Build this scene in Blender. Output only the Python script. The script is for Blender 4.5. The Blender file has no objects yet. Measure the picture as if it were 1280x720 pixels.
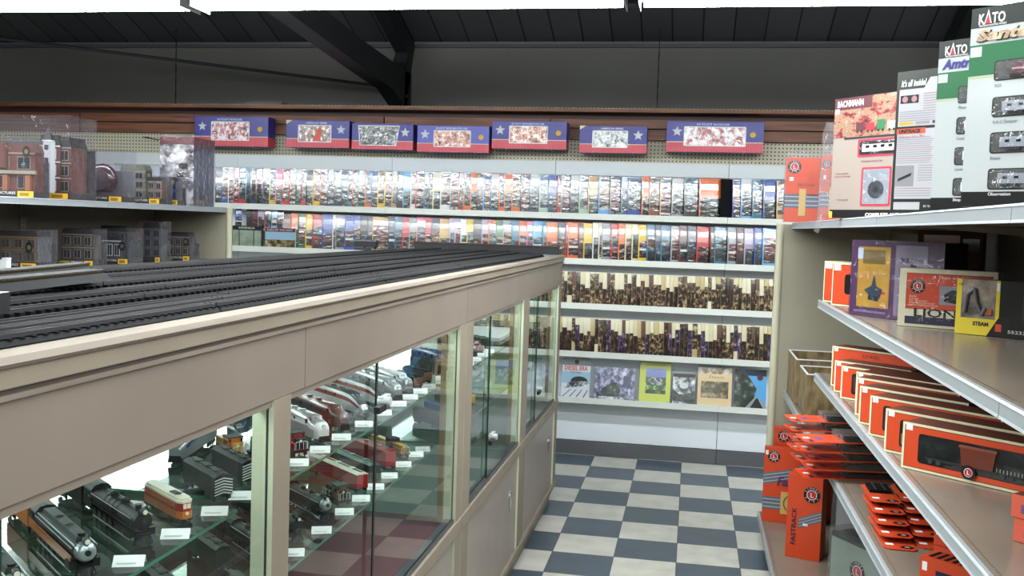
# Model train shop: counter of glass cabinets, book wall, stocked gondola shelving
import bpy, math, random
from mathutils import Matrix, Vector
TUBE_E, LAMP_E, EXPO, ITUBE_E = 28, 50, .36, 7
RND = random.Random(11)
COL = bpy.context.scene.collection
rad = math.radians

# ------------------------------------------------------------------ materials
def lin(h):
    h = h.lstrip('#')
    out = []
    for i in (0, 2, 4):
        c = int(h[i:i+2], 16) / 255
        out.append(c / 12.92 if c <= .04045 else ((c + .055) / 1.055) ** 2.4)
    return (*out, 1.0)

MATS = {}
def new_mat(name):
    m = bpy.data.materials.new(name); m.use_nodes = True
    nt = m.node_tree
    b = nt.nodes.get('Principled BSDF')
    return m, nt, b

def mat(name, col='#808080', rough=.5, metal=0, coat=0, spec=.5, emit=0, var=0, vscale=6, bump=0, bscale=40, stretch=None, col2=None):
    if name in MATS: return MATS[name]
    m, nt, b = new_mat(name)
    N, Lk = nt.nodes, nt.links
    b.inputs['Base Color'].default_value = lin(col)
    b.inputs['Roughness'].default_value = rough
    b.inputs['Metallic'].default_value = metal
    b.inputs['Coat Weight'].default_value = coat
    b.inputs['Coat Roughness'].default_value = .12
    if coat >= 1: b.inputs['Coat IOR'].default_value = 1.9
    b.inputs['Specular IOR Level'].default_value = spec
    if emit:
        b.inputs['Emission Color'].default_value = lin(col)
        b.inputs['Emission Strength'].default_value = emit
    if var or bump or col2:
        tc = N.new('ShaderNodeTexCoord'); mp = N.new('ShaderNodeMapping')
        Lk.new(tc.outputs['Object'], mp.inputs['Vector'])
        if stretch: mp.inputs['Scale'].default_value = stretch
        if var or col2:
            nz = N.new('ShaderNodeTexNoise'); nz.inputs['Scale'].default_value = vscale
            nz.inputs['Detail'].default_value = 5
            Lk.new(mp.outputs['Vector'], nz.inputs['Vector'])
            mx = N.new('ShaderNodeMix'); mx.data_type = 'RGBA'
            c = lin(col)
            if col2: c2 = lin(col2)
            else: c2 = tuple(max(0, x * (1 - var)) for x in c[:3]) + (1,)
            mx.inputs['A'].default_value = c; mx.inputs['B'].default_value = c2
            rp = N.new('ShaderNodeMapRange'); rp.inputs['From Min'].default_value = .38; rp.inputs['From Max'].default_value = .66
            Lk.new(nz.outputs['Fac'], rp.inputs['Value'])
            Lk.new(rp.outputs['Result'], mx.inputs['Factor'])
            Lk.new(mx.outputs['Result'], b.inputs['Base Color'])
        if bump:
            n2 = N.new('ShaderNodeTexNoise'); n2.inputs['Scale'].default_value = bscale
            Lk.new(mp.outputs['Vector'], n2.inputs['Vector'])
            bp = N.new('ShaderNodeBump'); bp.inputs['Strength'].default_value = bump; bp.inputs['Distance'].default_value = .01
            Lk.new(n2.outputs['Fac'], bp.inputs['Height'])
            Lk.new(bp.outputs['Normal'], b.inputs['Normal'])
            if coat: Lk.new(bp.outputs['Normal'], b.inputs['Coat Normal'])
    MATS[name] = m
    return m

def clear_mat(name, tint='#ffffff', ior=1.45, gloss_rough=.03, bump=0, bscale=8, haze=0, haze_col='#ffffff', stretch=None):
    if name in MATS: return MATS[name]
    m, nt, b = new_mat(name)
    N, Lk = nt.nodes, nt.links
    N.remove(b)
    out = N.get('Material Output')
    tr = N.new('ShaderNodeBsdfTransparent'); tr.inputs['Color'].default_value = lin(tint)
    gl = N.new('ShaderNodeBsdfGlossy'); gl.inputs['Roughness'].default_value = gloss_rough
    fr = N.new('ShaderNodeFresnel'); fr.inputs['IOR'].default_value = ior
    mx = N.new('ShaderNodeMixShader')
    ge = N.new('ShaderNodeNewGeometry'); iv = N.new('ShaderNodeMath'); iv.operation = 'SUBTRACT'; iv.inputs[0].default_value = 1
    Lk.new(ge.outputs['Backfacing'], iv.inputs[1])          # reflect on the outer side of each sheet only
    fm = N.new('ShaderNodeMath'); fm.operation = 'MULTIPLY'; Lk.new(fr.outputs['Fac'], fm.inputs[0]); Lk.new(iv.outputs[0], fm.inputs[1])
    Lk.new(fm.outputs[0], mx.inputs['Fac'])
    Lk.new(tr.outputs['BSDF'], mx.inputs[1]); Lk.new(gl.outputs['BSDF'], mx.inputs[2])
    last = mx
    if haze:
        df = N.new('ShaderNodeBsdfDiffuse'); df.inputs['Color'].default_value = lin(haze_col)
        m2 = N.new('ShaderNodeMixShader'); m2.inputs['Fac'].default_value = haze
        Lk.new(mx.outputs['Shader'], m2.inputs[1]); Lk.new(df.outputs['BSDF'], m2.inputs[2]); last = m2
    if bump:
        tc = N.new('ShaderNodeTexCoord'); mp = N.new('ShaderNodeMapping')
        if stretch: mp.inputs['Scale'].default_value = stretch
        nz = N.new('ShaderNodeTexNoise'); nz.inputs['Scale'].default_value = bscale; nz.inputs['Detail'].default_value = 3
        bp = N.new('ShaderNodeBump'); bp.inputs['Strength'].default_value = bump; bp.inputs['Distance'].default_value = .02
        Lk.new(tc.outputs['Object'], mp.inputs['Vector']); Lk.new(mp.outputs['Vector'], nz.inputs['Vector'])
        Lk.new(nz.outputs['Fac'], bp.inputs['Height']); Lk.new(bp.outputs['Normal'], gl.inputs['Normal']); Lk.new(bp.outputs['Normal'], fr.inputs['Normal'])
    Lk.new(last.outputs['Shader'], out.inputs['Surface'])
    MATS[name] = m
    return m

def photo_mat(name, stops, scale=20, stretch=(1, 1, 1), rough=.3, coat=.6, detail=4, grad=0, bump=.2):
    """a printed picture: random patches of ink, offset per object, plus optional sky in the upper part"""
    if name in MATS: return MATS[name]
    m, nt, b = new_mat(name)
    N, Lk = nt.nodes, nt.links
    tc = N.new('ShaderNodeTexCoord'); oi = N.new('ShaderNodeObjectInfo')
    mp = N.new('ShaderNodeMapping'); mp.inputs['Scale'].default_value = stretch
    ad = N.new('ShaderNodeVectorMath'); ad.operation = 'ADD'
    ml = N.new('ShaderNodeMath'); ml.operation = 'MULTIPLY'; ml.inputs[1].default_value = 37.0
    Lk.new(oi.outputs['Random'], ml.inputs[0])
    Lk.new(tc.outputs['Object'], mp.inputs['Vector']); Lk.new(mp.outputs['Vector'], ad.inputs[0]); Lk.new(ml.outputs[0], ad.inputs[1])
    nz = N.new('ShaderNodeTexNoise'); nz.inputs['Scale'].default_value = scale; nz.inputs['Detail'].default_value = detail; nz.inputs['Roughness'].default_value = .62
    Lk.new(ad.outputs[0], nz.inputs['Vector'])
    cr = N.new('ShaderNodeValToRGB'); cr.color_ramp.interpolation = 'LINEAR'
    el = cr.color_ramp.elements
    while len(el) < len(stops): el.new(.5)
    for e, (p, c) in zip(el, stops): e.position = p; e.color = lin(c)
    fac = nz.outputs['Fac']
    if grad:                                   # lighter sky high in the picture, dark ground low
        sx = N.new('ShaderNodeSeparateXYZ'); Lk.new(tc.outputs['Object'], sx.inputs[0])
        g1 = N.new('ShaderNodeMath'); g1.operation = 'MULTIPLY_ADD'; g1.inputs[1].default_value = grad / .27; g1.inputs[2].default_value = -grad * .62
        Lk.new(sx.outputs['Z'], g1.inputs[0]); g2 = N.new('ShaderNodeMath'); g2.operation = 'ADD'; Lk.new(fac, g2.inputs[0]); Lk.new(g1.outputs[0], g2.inputs[1]); fac = g2.outputs[0]
    Lk.new(fac, cr.inputs['Fac'])
    src = cr.outputs['Color']
    Lk.new(src, b.inputs['Base Color'])
    b.inputs['Roughness'].default_value = rough
    b.inputs['Coat Weight'].default_value = coat; b.inputs['Coat Roughness'].default_value = .1; b.inputs['Coat IOR'].default_value = 2.1 if coat >= 1 else 1.7
    if bump:
        n2 = N.new('ShaderNodeTexNoise'); n2.inputs['Scale'].default_value = 18
        Lk.new(ad.outputs[0], n2.inputs['Vector'])
        bp = N.new('ShaderNodeBump'); bp.inputs['Strength'].default_value = bump; bp.inputs['Distance'].default_value = .02
        Lk.new(n2.outputs['Fac'], bp.inputs['Height']); Lk.new(bp.outputs['Normal'], b.inputs['Coat Normal'])
    MATS[name] = m
    return m

# ------------------------------------------------------------------ mesh builder
class MB:
    def __init__(s): s.v = []; s.f = []; s.mi = []; s.mats = []; s.smooth = []
    def _m(s, m):
        if m not in s.mats: s.mats.append(m)
        return s.mats.index(m)
    def add(s, vs, fs, m, sm=False):
        b = len(s.v); s.v.extend(tuple(v) for v in vs); k = s._m(m)
        for f in fs: s.f.append(tuple(b + i for i in f)); s.mi.append(k); s.smooth.append(sm)
        return s
    def box(s, x0, x1, y0, y1, z0, z1, m, faces=None):
        vs = [(x, y, z) for z in (z0, z1) for y in (y0, y1) for x in (x0, x1)]
        fs = [(0, 2, 3, 1), (4, 5, 7, 6), (0, 1, 5, 4), (2, 6, 7, 3), (0, 4, 6, 2), (1, 3, 7, 5)]  # bottom top front back left right
        if faces is None: return s.add(vs, fs, m)
        for f, mm in zip(fs, faces):
            if mm is not None: s.add(vs, [f], mm)
        return s
    def quad(s, a, b, c, d, m): return s.add([a, b, c, d], [(0, 1, 2, 3)], m)
    def rect(s, x0, x1, z0, z1, y, m):          # faces -Y
        return s.quad((x0, y, z0), (x1, y, z0), (x1, y, z1), (x0, y, z1), m)
    def rrect(s, x0, x1, z0, z1, y, m, r=.006, n=4):
        pts = []
        for cx, cz, a0 in ((x1 - r, z0 + r, -90), (x1 - r, z1 - r, 0), (x0 + r, z1 - r, 90), (x0 + r, z0 + r, 180)):
            for i in range(n + 1):
                a = rad(a0 + 90 * i / n); pts.append((cx + r * math.cos(a), y, cz + r * math.sin(a)))
        return s.add(pts, [tuple(range(len(pts)))], m)
    def poly(s, pts, y, m): return s.add([(x, y, z) for x, z in pts], [tuple(range(len(pts)))], m)
    def disc(s, x, z, r, y, m, n=20, rz=None):
        rz = rz or r
        return s.poly([(x + r * math.cos(2 * math.pi * i / n), z + rz * math.sin(2 * math.pi * i / n)) for i in range(n)], y, m)
    def prism(s, pts, axis, a, b, m, sm=False):
        n = len(pts)
        def P(p, t):
            if axis == 'x': return (t, p[0], p[1])
            if axis == 'y': return (p[0], t, p[1])
            return (p[0], p[1], t)
        vs = [P(p, a) for p in pts] + [P(p, b) for p in pts]
        s.add(vs, [(i, (i + 1) % n, n + (i + 1) % n, n + i) for i in range(n)], m, sm)
        s.add(vs, [tuple(range(n - 1, -1, -1)), tuple(range(n, 2 * n))], m)
        return s
    def cyl(s, p, q, r, m, n=12, r2=None, caps=True):
        p, q = Vector(p), Vector(q); d = (q - p).normalized()
        u = d.orthogonal().normalized(); w = d.cross(u)
        r2 = r if r2 is None else r2
        vs = []
        for c, rr in ((p, r), (q, r2)):
            for i in range(n):
                a = 2 * math.pi * i / n
                vs.append(c + u * (rr * math.cos(a)) + w * (rr * math.sin(a)))
        s.add(vs, [(i, (i + 1) % n, n + (i + 1) % n, n + i) for i in range(n)], m, True)
        if caps: s.add(vs, [tuple(range(n - 1, -1, -1)), tuple(range(n, 2 * n))], m)
        return s
    def tube(s, pts, r, m, n=8):
        for a, b in zip(pts, pts[1:]): s.cyl(a, b, r, m, n)
        return s
    def ball(s, c, r, m, n=12, sx=1, sy=1, sz=1):
        vs = []; k = max(4, n // 2)
        for i in range(k + 1):
            t = math.pi * i / k
            for j in range(n):
                a = 2 * math.pi * j / n
                vs.append((c[0] + r * sx * math.sin(t) * math.cos(a), c[1] + r * sy * math.sin(t) * math.sin(a), c[2] + r * sz * math.cos(t)))
        fs = [(i * n + j, (i + 1) * n + j, (i + 1) * n + (j + 1) % n, i * n + (j + 1) % n) for i in range(k) for j in range(n)]
        return s.add(vs, fs, m, True)
    def loft(s, secs, mfun, caps=True, sm=True):
        n = len(secs[0]); vs = [p for sec in secs for p in sec]
        for i in range(len(secs) - 1):
            for j in range(n - 1):
                s.add([secs[i][j], secs[i][j + 1], secs[i + 1][j + 1], secs[i + 1][j]], [(0, 3, 2, 1)], mfun(i, j), sm)
        if caps:
            s.add(secs[0], [tuple(range(n))], mfun(0, 0)); s.add(secs[-1], [tuple(range(n - 1, -1, -1))], mfun(len(secs) - 2, 0))
        return s
    def build(s, name, parent=None, bevel=0, label=None, merge=False):
        me = bpy.data.meshes.new(name); me.from_pydata([tuple(v) for v in s.v], [], s.f)
        for m in s.mats: me.materials.append(m)
        me.polygons.foreach_set('material_index', s.mi); me.polygons.foreach_set('use_smooth', s.smooth)
        me.update()
        if merge:
            import bmesh
            bm = bmesh.new(); bm.from_mesh(me); bmesh.ops.remove_doubles(bm, verts=bm.verts, dist=1e-5)
            bmesh.ops.recalc_face_normals(bm, faces=bm.faces); bm.to_mesh(me); bm.free()
        o = bpy.data.objects.new(name, me); COL.objects.link(o)
        if parent is not None: o.parent = parent
        if bevel:
            bv = o.modifiers.new('edge', 'BEVEL'); bv.width = bevel; bv.segments = 2; bv.limit_method = 'ANGLE'
        if label: o['label'] = label
        return o

def tag(o, label, cat, group=None, kind=None):
    if label: o['label'] = label
    if cat: o['category'] = cat
    if group: o['group'] = group
    if kind: o['kind'] = kind
    return o
USED = {}
def thing(name, label, cat, loc=(0, 0, 0), rz=0, group=None):
    o = bpy.data.objects.new(name, None); o.empty_display_size = .05; COL.objects.link(o)
    o.location = loc; o.rotation_euler = (0, 0, rad(rz))
    return tag(o, label, cat, group)
def struct(mb, name, **k):
    o = mb.build(name, **k); o['kind'] = 'structure'; return o
def copy_tree(o, parent=None):
    c = o.copy(); COL.objects.link(c)
    if parent is not None: c.parent = parent
    for ch in list(o.children): copy_tree(ch, c)
    return c

def text(parent, s, size, x, y, z, m, width=None, rot=(90, 0, 0), align='LEFT', shear=0, bold=0, name='lettering', sy=1, ext=.0003):
    cu = bpy.data.curves.new('txt', 'FONT'); cu.body = s; cu.size = size; cu.align_x = align
    cu.shear = shear; cu.offset = bold; cu.extrude = ext; cu.resolution_u = 2
    t = bpy.data.objects.new('txt', cu)
    me = bpy.data.meshes.new_from_object(t); bpy.data.objects.remove(t); bpy.data.curves.remove(cu)
    xs = [v.co.x for v in me.vertices]
    k = (width / (max(xs) - min(xs))) if (width and xs) else 1
    for v in me.vertices: v.co.x *= k; v.co.y *= sy
    me.materials.clear(); me.materials.append(m)
    for p in me.polygons: p.material_index = 0
    o = bpy.data.objects.new(name, me); COL.objects.link(o)
    o.parent = parent; o.location = (x, y, z); o.rotation_euler = tuple(rad(a) for a in rot)
    return o

ORD = ['', 'first', 'second', 'third', 'fourth', 'fifth', 'sixth', 'seventh', 'eighth', 'ninth', 'tenth', 'eleventh', 'twelfth', 'thirteenth', 'fourteenth', 'fifteenth', 'sixteenth', 'seventeenth', 'eighteenth', 'nineteenth']
def ordn(n):
    if n < 20: return ORD[n]
    t = ['', '', 'twenty', 'thirty', 'forty', 'fifty', 'sixty', 'seventy', 'eighty'][n // 10]
    tt = ['', '', 'twentieth', 'thirtieth', 'fortieth', 'fiftieth', 'sixtieth', 'seventieth', 'eightieth'][n // 10]
    return tt if n % 10 == 0 else t + '-' + ORD[n % 10]

# common materials
BEIGE = mat('counter laminate', '#84796f', .42, var=.10, vscale=3)
TRIM_B = mat('counter trim beige', '#8d8273', .5, var=.12, vscale=5)
POST_LIT = mat('jamb lit tint', '#d3d9bf', .4)  # post sides: glow of the cabinet interior painted into the colour
WHITE = mat('white enamel', '#cfd6d9', .4)
PANEL = mat('shelf back white', '#dde3ea', .4)
SHELFW = mat('shelf enamel', '#d8dcd6', .35)
TAN = mat('gondola tan enamel', '#9b9685', .42)
TAN_D = mat('gondola back board', '#6f675b', .6, var=.1)
DECK = mat('shelf deck beige', '#82766a', .24, var=.12, vscale=4)
STEEL = mat('brushed price channel', '#a9b0b6', .38, metal=.35, spec=.6)
CLEARSTRIP = mat('price strip plastic', '#c5cacf', .2, coat=.6)
DARK = mat('near black', '#14151a', .45)
BLACK = mat('gloss black', '#0b0c0f', .3)
CHROME = mat('chrome', '#c8ccd0', .18, metal=1)
GLASS = clear_mat('cabinet glass', '#f8fcfa', 1.42, .0)
GLASSE = mat('glass cut edge', '#123f30', .15, coat=.5)
SHGLASS = clear_mat('shelf glass', '#ecf6f2', 1.48, .0)
SHGLASSE = mat('shelf glass edge', '#3d7a66', .2, coat=.5)
FILM = clear_mat('clear wrap', '#f4f4f8', 1.5, .08, bump=.9, bscale=22)
BAG = clear_mat('clear bag', '#efeff2', 1.5, .1, bump=1, bscale=14, haze=.05)
PLASTIC = clear_mat('clear display box', '#ededf0', 1.5, .05, bump=.8, bscale=11, haze=.035, haze_col='#e6e0ea', stretch=(1, 1, .45))
PAPER = mat('white paper', '#e8e8ea', .6)
ORANGE = mat('orange card', '#cf4318', .45, coat=.25)
ORANGE2 = mat('orange card deep', '#c4431f', .45, coat=.25)
CREAM = mat('cream card edge', '#ded6b4', .5)
BROWN_C = mat('brown card top', '#6a3a2c', .55)
NAVY = mat('navy ink', '#1d1f3c', .4)
RED = mat('red ink', '#b8252e', .4)
GOLD = mat('yellow label', '#d9ae35', .5)
# ------------------------------------------------------------------ camera
cam_d = bpy.data.cameras.new('camera'); cam = bpy.data.objects.new('camera', cam_d); COL.objects.link(cam)
yaw, pitch, roll, camh, F = .179456, -.062833, .032078, 1.61483, 1237.42
fw = Vector((-math.sin(yaw) * math.cos(pitch), math.cos(yaw) * math.cos(pitch), math.sin(pitch)))
r0 = Vector((math.cos(yaw), math.sin(yaw), 0)); u0 = r0.cross(fw)
rr = r0 * math.cos(roll) + u0 * math.sin(roll); uu = u0 * math.cos(roll) - r0 * math.sin(roll)
cam.matrix_world = Matrix(((rr.x, uu.x, -fw.x, 0), (rr.y, uu.y, -fw.y, 0), (rr.z, uu.z, -fw.z, camh), (0, 0, 0, 1)))
cam_d.sensor_width = 36; cam_d.lens = F / 1280 * 36; cam_d.clip_start = .02
bpy.context.scene.camera = cam

# ------------------------------------------------------------------ room
T = .3048; FX, FY = -.62546, 6.64563
def floor_mat():
    m, nt, b = new_mat('checker vinyl tiles'); N, Lk = nt.nodes, nt.links
    tc = N.new('ShaderNodeTexCoord'); mp = N.new('ShaderNodeMapping')
    mp.inputs['Location'].default_value = (-FX / T, -FY / T, .5); mp.inputs['Scale'].default_value = (1 / T, 1 / T, 1)
    ck = N.new('ShaderNodeTexChecker'); ck.inputs['Scale'].default_value = 1
    ck.inputs['Color2'].default_value = lin('#cfcdc3'); ck.inputs['Color1'].default_value = lin('#4b5764')
    Lk.new(tc.outputs['Object'], mp.inputs['Vector']); Lk.new(mp.outputs['Vector'], ck.inputs['Vector'])
    nz = N.new('ShaderNodeTexNoise'); nz.inputs['Scale'].default_value = 9; nz.inputs['Detail'].default_value = 6
    Lk.new(tc.outputs['Object'], nz.inputs['Vector'])
    mr = N.new('ShaderNodeMapRange'); mr.inputs['From Min'].default_value = .35; mr.inputs['From Max'].default_value = .7
    mr.inputs['To Min'].default_value = 1.06; mr.inputs['To Max'].default_value = .86
    Lk.new(nz.outputs['Fac'], mr.inputs['Value'])
    mx = N.new('ShaderNodeMix'); mx.data_type = 'RGBA'; mx.blend_type = 'MULTIPLY'; mx.inputs['Factor'].default_value = 1
    Lk.new(ck.outputs['Color'], mx.inputs['A']); Lk.new(mr.outputs['Result'], mx.inputs['B'])
    # fine dark joints
    sx = N.new('ShaderNodeSeparateXYZ'); Lk.new(mp.outputs['Vector'], sx.inputs['Vector'])
    js = []
    for ax in ('X', 'Y'):
        fr = N.new('ShaderNodeMath'); fr.operation = 'PINGPONG'; fr.inputs[1].default_value = .5
        Lk.new(sx.outputs[ax], fr.inputs[0])
        lt = N.new('ShaderNodeMath'); lt.operation = 'LESS_THAN'; lt.inputs[1].default_value = .006
        Lk.new(fr.outputs[0], lt.inputs[0]); js.append(lt)
    mxx = N.new('ShaderNodeMath'); mxx.operation = 'MAXIMUM'; Lk.new(js[0].outputs[0], mxx.inputs[0]); Lk.new(js[1].outputs[0], mxx.inputs[1])
    m3 = N.new('ShaderNodeMix'); m3.data_type = 'RGBA'; m3.inputs['B'].default_value = lin('#3c3f42')
    Lk.new(mxx.outputs[0], m3.inputs['Factor']); Lk.new(mx.outputs['Result'], m3.inputs['A'])
    Lk.new(m3.outputs['Result'], b.inputs['Base Color'])
    b.inputs['Roughness'].default_value = .32
    return m
struct(MB().box(-7, 5.2, -4, 8.1, -.05, 0, floor_mat()), 'floor')
def boards(name, col, sc):
    m, nt, b = new_mat(name); N, Lk = nt.nodes, nt.links
    tc = N.new('ShaderNodeTexCoord'); sx = N.new('ShaderNodeSeparateXYZ'); Lk.new(tc.outputs['Object'], sx.inputs[0])
    ml = N.new('ShaderNodeMath'); ml.operation = 'MULTIPLY'; ml.inputs[1].default_value = sc; Lk.new(sx.outputs['X'], ml.inputs[0])
    fl = N.new('ShaderNodeMath'); fl.operation = 'FLOOR'; Lk.new(ml.outputs[0], fl.inputs[0])
    wn = N.new('ShaderNodeTexWhiteNoise'); wn.noise_dimensions = '1D'; Lk.new(fl.outputs[0], wn.inputs['W'])
    pp = N.new('ShaderNodeMath'); pp.operation = 'FRACT'; Lk.new(ml.outputs[0], pp.inputs[0])
    lt = N.new('ShaderNodeMath'); lt.operation = 'LESS_THAN'; lt.inputs[1].default_value = .05; Lk.new(pp.outputs[0], lt.inputs[0])
    mr = N.new('ShaderNodeMapRange'); mr.inputs['To Min'].default_value = .75; mr.inputs['To Max'].default_value = 1.2; Lk.new(wn.outputs['Value'], mr.inputs['Value'])
    sub = N.new('ShaderNodeMath'); sub.operation = 'SUBTRACT'; sub.use_clamp = True; Lk.new(mr.outputs['Result'], sub.inputs[0]); Lk.new(lt.outputs[0], sub.inputs[1])
    mx = N.new('ShaderNodeMix'); mx.data_type = 'RGBA'; mx.blend_type = 'MULTIPLY'; mx.inputs['Factor'].default_value = 1
    mx.inputs['A'].default_value = lin(col); Lk.new(sub.outputs[0], mx.inputs['B']); Lk.new(mx.outputs['Result'], b.inputs['Base Color'])
    b.inputs['Roughness'].default_value = .6
    return m
WALL = mat('grey painted wall', '#868480', .8, var=.08, vscale=1.5)
CW, CS = 3.085, .36                      # wall-plate height and roof slope
struct(MB().box(-7, 5.2, 7.9, 8.05, 0, CW, WALL), 'wall_back')
struct(MB().box(-7.1, -7, -4, 8.05, 0, CW + 12 * CS, WALL), 'wall_left')
struct(MB().box(5.2, 5.3, -4, 8.05, 0, CW + 12 * CS, WALL), 'wall_right')
struct(MB().box(-7, 5.2, -4.1, -4, 0, CW + 12 * CS, WALL), 'wall_front')
ce = MB(); bm_ = boards('dark roof boards', '#55575b', 4.3)
z1 = CW + 12 * CS
ce.add([(-7, 8.0, CW - .02), (5.2, 8.0, CW - .02), (5.2, -4, z1), (-7, -4, z1), (-7, 8.0, CW + .06), (5.2, 8.0, CW + .06), (5.2, -4, z1 + .08), (-7, -4, z1 + .08)],
       [(0, 1, 2, 3), (7, 6, 5, 4), (0, 4, 5, 1), (3, 2, 6, 7), (0, 3, 7, 4), (1, 5, 6, 2)], bm_)
struct(ce, 'ceiling')
struct(MB().box(-7, 5.2, 7.86, 7.9, CW - .05, CW - .025, mat('wall plate', '#5b5d66', .5)), 'trim_1')
# steel frames under the roof
STL = mat('dark painted steel', '#1f2124', .6)
def frame(X, name, lab):
    f = thing(name, lab, 'roof frame', (X, 7.62, 0), group='steel roof frames')
    w = .062
    MB().prism([(-.09, 0), (.09, 0), (.09, 2.78), (.02, 2.92), (-.09, 2.78)], 'x', -w, w, STL).build('post', f)
    # chord running towards the shop, slightly rising
    MB().prism([(-.02, 2.50), (.06, 2.79), (-1.1, 2.84), (-3.0, 2.98), (-9.5, 3.48), (-9.5, 3.30), (-3.0, 2.81), (-1.1, 2.66), (-.4, 2.61)], 'x', -w, w, STL).build('chord', f)
    MB().prism([(-.06, 2.7), (.08, 2.7), (.2, 3.05), (-6, 3.05 + 6.2 * CS - .02), (-6, 3.05 + 6.2 * CS - .2), (.0, 3.0 - .05)], 'x', -w * .8, w * .8, STL).build('rafter', f)
    b = MB()
    for dz in (0, .1): b.cyl((w + .0, -.05, 2.5 + dz), (w + .02, -.05, 2.5 + dz), .018, STL, 8); b.cyl((-w - .02, -.2, 2.66 + dz), (-w, -.2, 2.66 + dz), .018, STL, 8)
    b.build('bolt_plate', f)
    return f
frame(-2.33, 'roof_frame', 'dark steel roof frame with forked braces behind the blue boxed cars')
frame(1.78, 'roof_frame', 'dark steel roof frame partly hidden behind the tall white and green boxes')
rod = MB().tube([(-2.36, 7.5, 2.66), (-5.45, 6.42, 2.895)], .012, STL, 8)
rod.cyl((-2.37, 7.505, 2.655), (-2.47, 7.47, 2.668), .024, STL, 8)
tag(rod.build('tie_rod'), 'long dark tie rod slanting across the grey wall to the left', 'tie rod')
for x, lab in ((-4.33, 'thin dark drop wire hanging against the grey wall above the display boxes'), (-.32, 'thin dark drop chain hanging against the grey wall above the right blue boxes')):
    m = MB(); zt = CW + .02 + (8.0 - 7.75) * CS
    for k in range(14):
        za = 2.44 + (zt - 2.44) * k / 14; zb = 2.44 + (zt - 2.44) * (k + 1) / 14
        m.cyl((x, 7.75, za), (x, 7.75, zb), .005 if k % 2 else .0035, STL, 6)
    tag(m.build('hanging_wire'), lab, 'hanging wire')

# fluorescent fixtures: the row in view
TUBE = mat('fluorescent tube', '#f4fbff', .4, emit=TUBE_E)
FIXW = mat('fixture white', '#e9ecec', .4)
FIX_Y, FIX_Z = 4.7, 2.668
def fixture(x0, x1, lab):
    t = thing('fluorescent_fixture', lab, 'ceiling light', (0, FIX_Y, FIX_Z), group='fluorescent strip lights')
    h = MB(); h.prism([(-.11, .05), (.11, .05), (.05, .11), (-.05, .11)], 'x', x0, x1, FIXW)
    for e in (x0, x1): h.box(e - .004 if e == x1 else e, e + .004 if e == x0 else e, -.105, .105, -.02, .05, FIXW)
    h.build('housing', t)
    for y in (-.06, .06):
        MB().cyl((x0 + .02, y, .01), (x1 - .02, y, .01), .019, TUBE, 10).build('tube', t)
    s = MB()
    for xx in (x0 + .25, x1 - .25):
        zt = CW + (8 - FIX_Y) * CS - FIX_Z - .03
        s.cyl((xx, 0, .11), (xx, 0, zt), .004, STL, 6)
    s.build('hanger', t)
    return t
fixture(-4.66, -2.55, 'leftmost of three bright strip lights along the top of the picture')
fixture(-2.50, -.355, 'middle of three bright strip lights along the top of the picture')
fixture(-.295, 1.85, 'rightmost of three bright strip lights along the top of the picture')
sp = MB().box(-.345, -.305, FIX_Y - .04, FIX_Y + .04, 2.655, 2.79, STL).box(-.37, -.28, FIX_Y - .02, FIX_Y + .02, 2.7901, 2.82, STL)
tag(sp.build('light_bracket'), 'small dark bracket between the middle and right strip lights', 'bracket')
# lamp rows further up the shop, out of the picture
for i, y in enumerate((3.2, 1.7, .2, -1.3, -2.8, 4.7)):
    for j, xx in enumerate((-4.3, -1.7, .85, 3.4) if y < 4 else (3.2,)):
        l = bpy.data.lights.new('ceiling_lamp', 'AREA'); l.shape = 'RECTANGLE'; l.size = 2.45; l.size_y = .25
        l.energy = LAMP_E * (1.35, .72, .5, .4, .4, 1.3)[i]; l.color = (.95, 1, .975)
        o = bpy.data.objects.new('ceiling_lamp', l); o.location = (xx, y, 2.68); COL.objects.link(o)
# ------------------------------------------------------------------ book wall at the back
def peg_mat(name, col):
    m, nt, b = new_mat(name); N, Lk = nt.nodes, nt.links
    tc = N.new('ShaderNodeTexCoord'); vm = N.new('ShaderNodeVectorMath'); vm.operation = 'SCALE'; vm.inputs['Scale'].default_value = 1 / .0254
    Lk.new(tc.outputs['Object'], vm.inputs[0]); fr = N.new('ShaderNodeVectorMath'); fr.operation = 'FRACTION'; Lk.new(vm.outputs[0], fr.inputs[0])
    sb = N.new('ShaderNodeVectorMath'); sb.operation = 'SUBTRACT'; sb.inputs[1].default_value = (.5, .5, .5); Lk.new(fr.outputs[0], sb.inputs[0])
    mu = N.new('ShaderNodeVectorMath'); mu.operation = 'MULTIPLY'; mu.inputs[1].default_value = (1, 0, 1); Lk.new(sb.outputs[0], mu.inputs[0])
    ln = N.new('ShaderNodeVectorMath'); ln.operation = 'LENGTH'; Lk.new(mu.outputs[0], ln.inputs[0])
    lt = N.new('ShaderNodeMath'); lt.operation = 'LESS_THAN'; lt.inputs[1].default_value = .22; Lk.new(ln.outputs['Value'], lt.inputs[0])
    mx = N.new('ShaderNodeMix'); mx.data_type = 'RGBA'; mx.inputs['A'].default_value = lin(col); mx.inputs['B'].default_value = lin('#4a463e')
    Lk.new(lt.outputs[0], mx.inputs['Factor']); Lk.new(mx.outputs['Result'], b.inputs['Base Color']); b.inputs['Roughness'].default_value = .6
    return m
PEG = peg_mat('pegboard', '#c2bca6')
WOOD = mat('wood fascia', '#84523a', .5, col2='#603a29', vscale=3, stretch=(1, 6, 14))
WOODD = mat('wood fascia dark', '#3a2119', .55)
SY, SB = 6.84, 6.99
SZ = [1.708, 1.396, 1.086, .75, .425]
sh = thing('wall_shelving', 'white book shelving with pegboard and wood fascia along the back wall', 'shelving', (0, 0, 0))
seams = [-5.9, -4.58, -3.38, -2.18, -.98, .22, 1.42]
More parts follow.
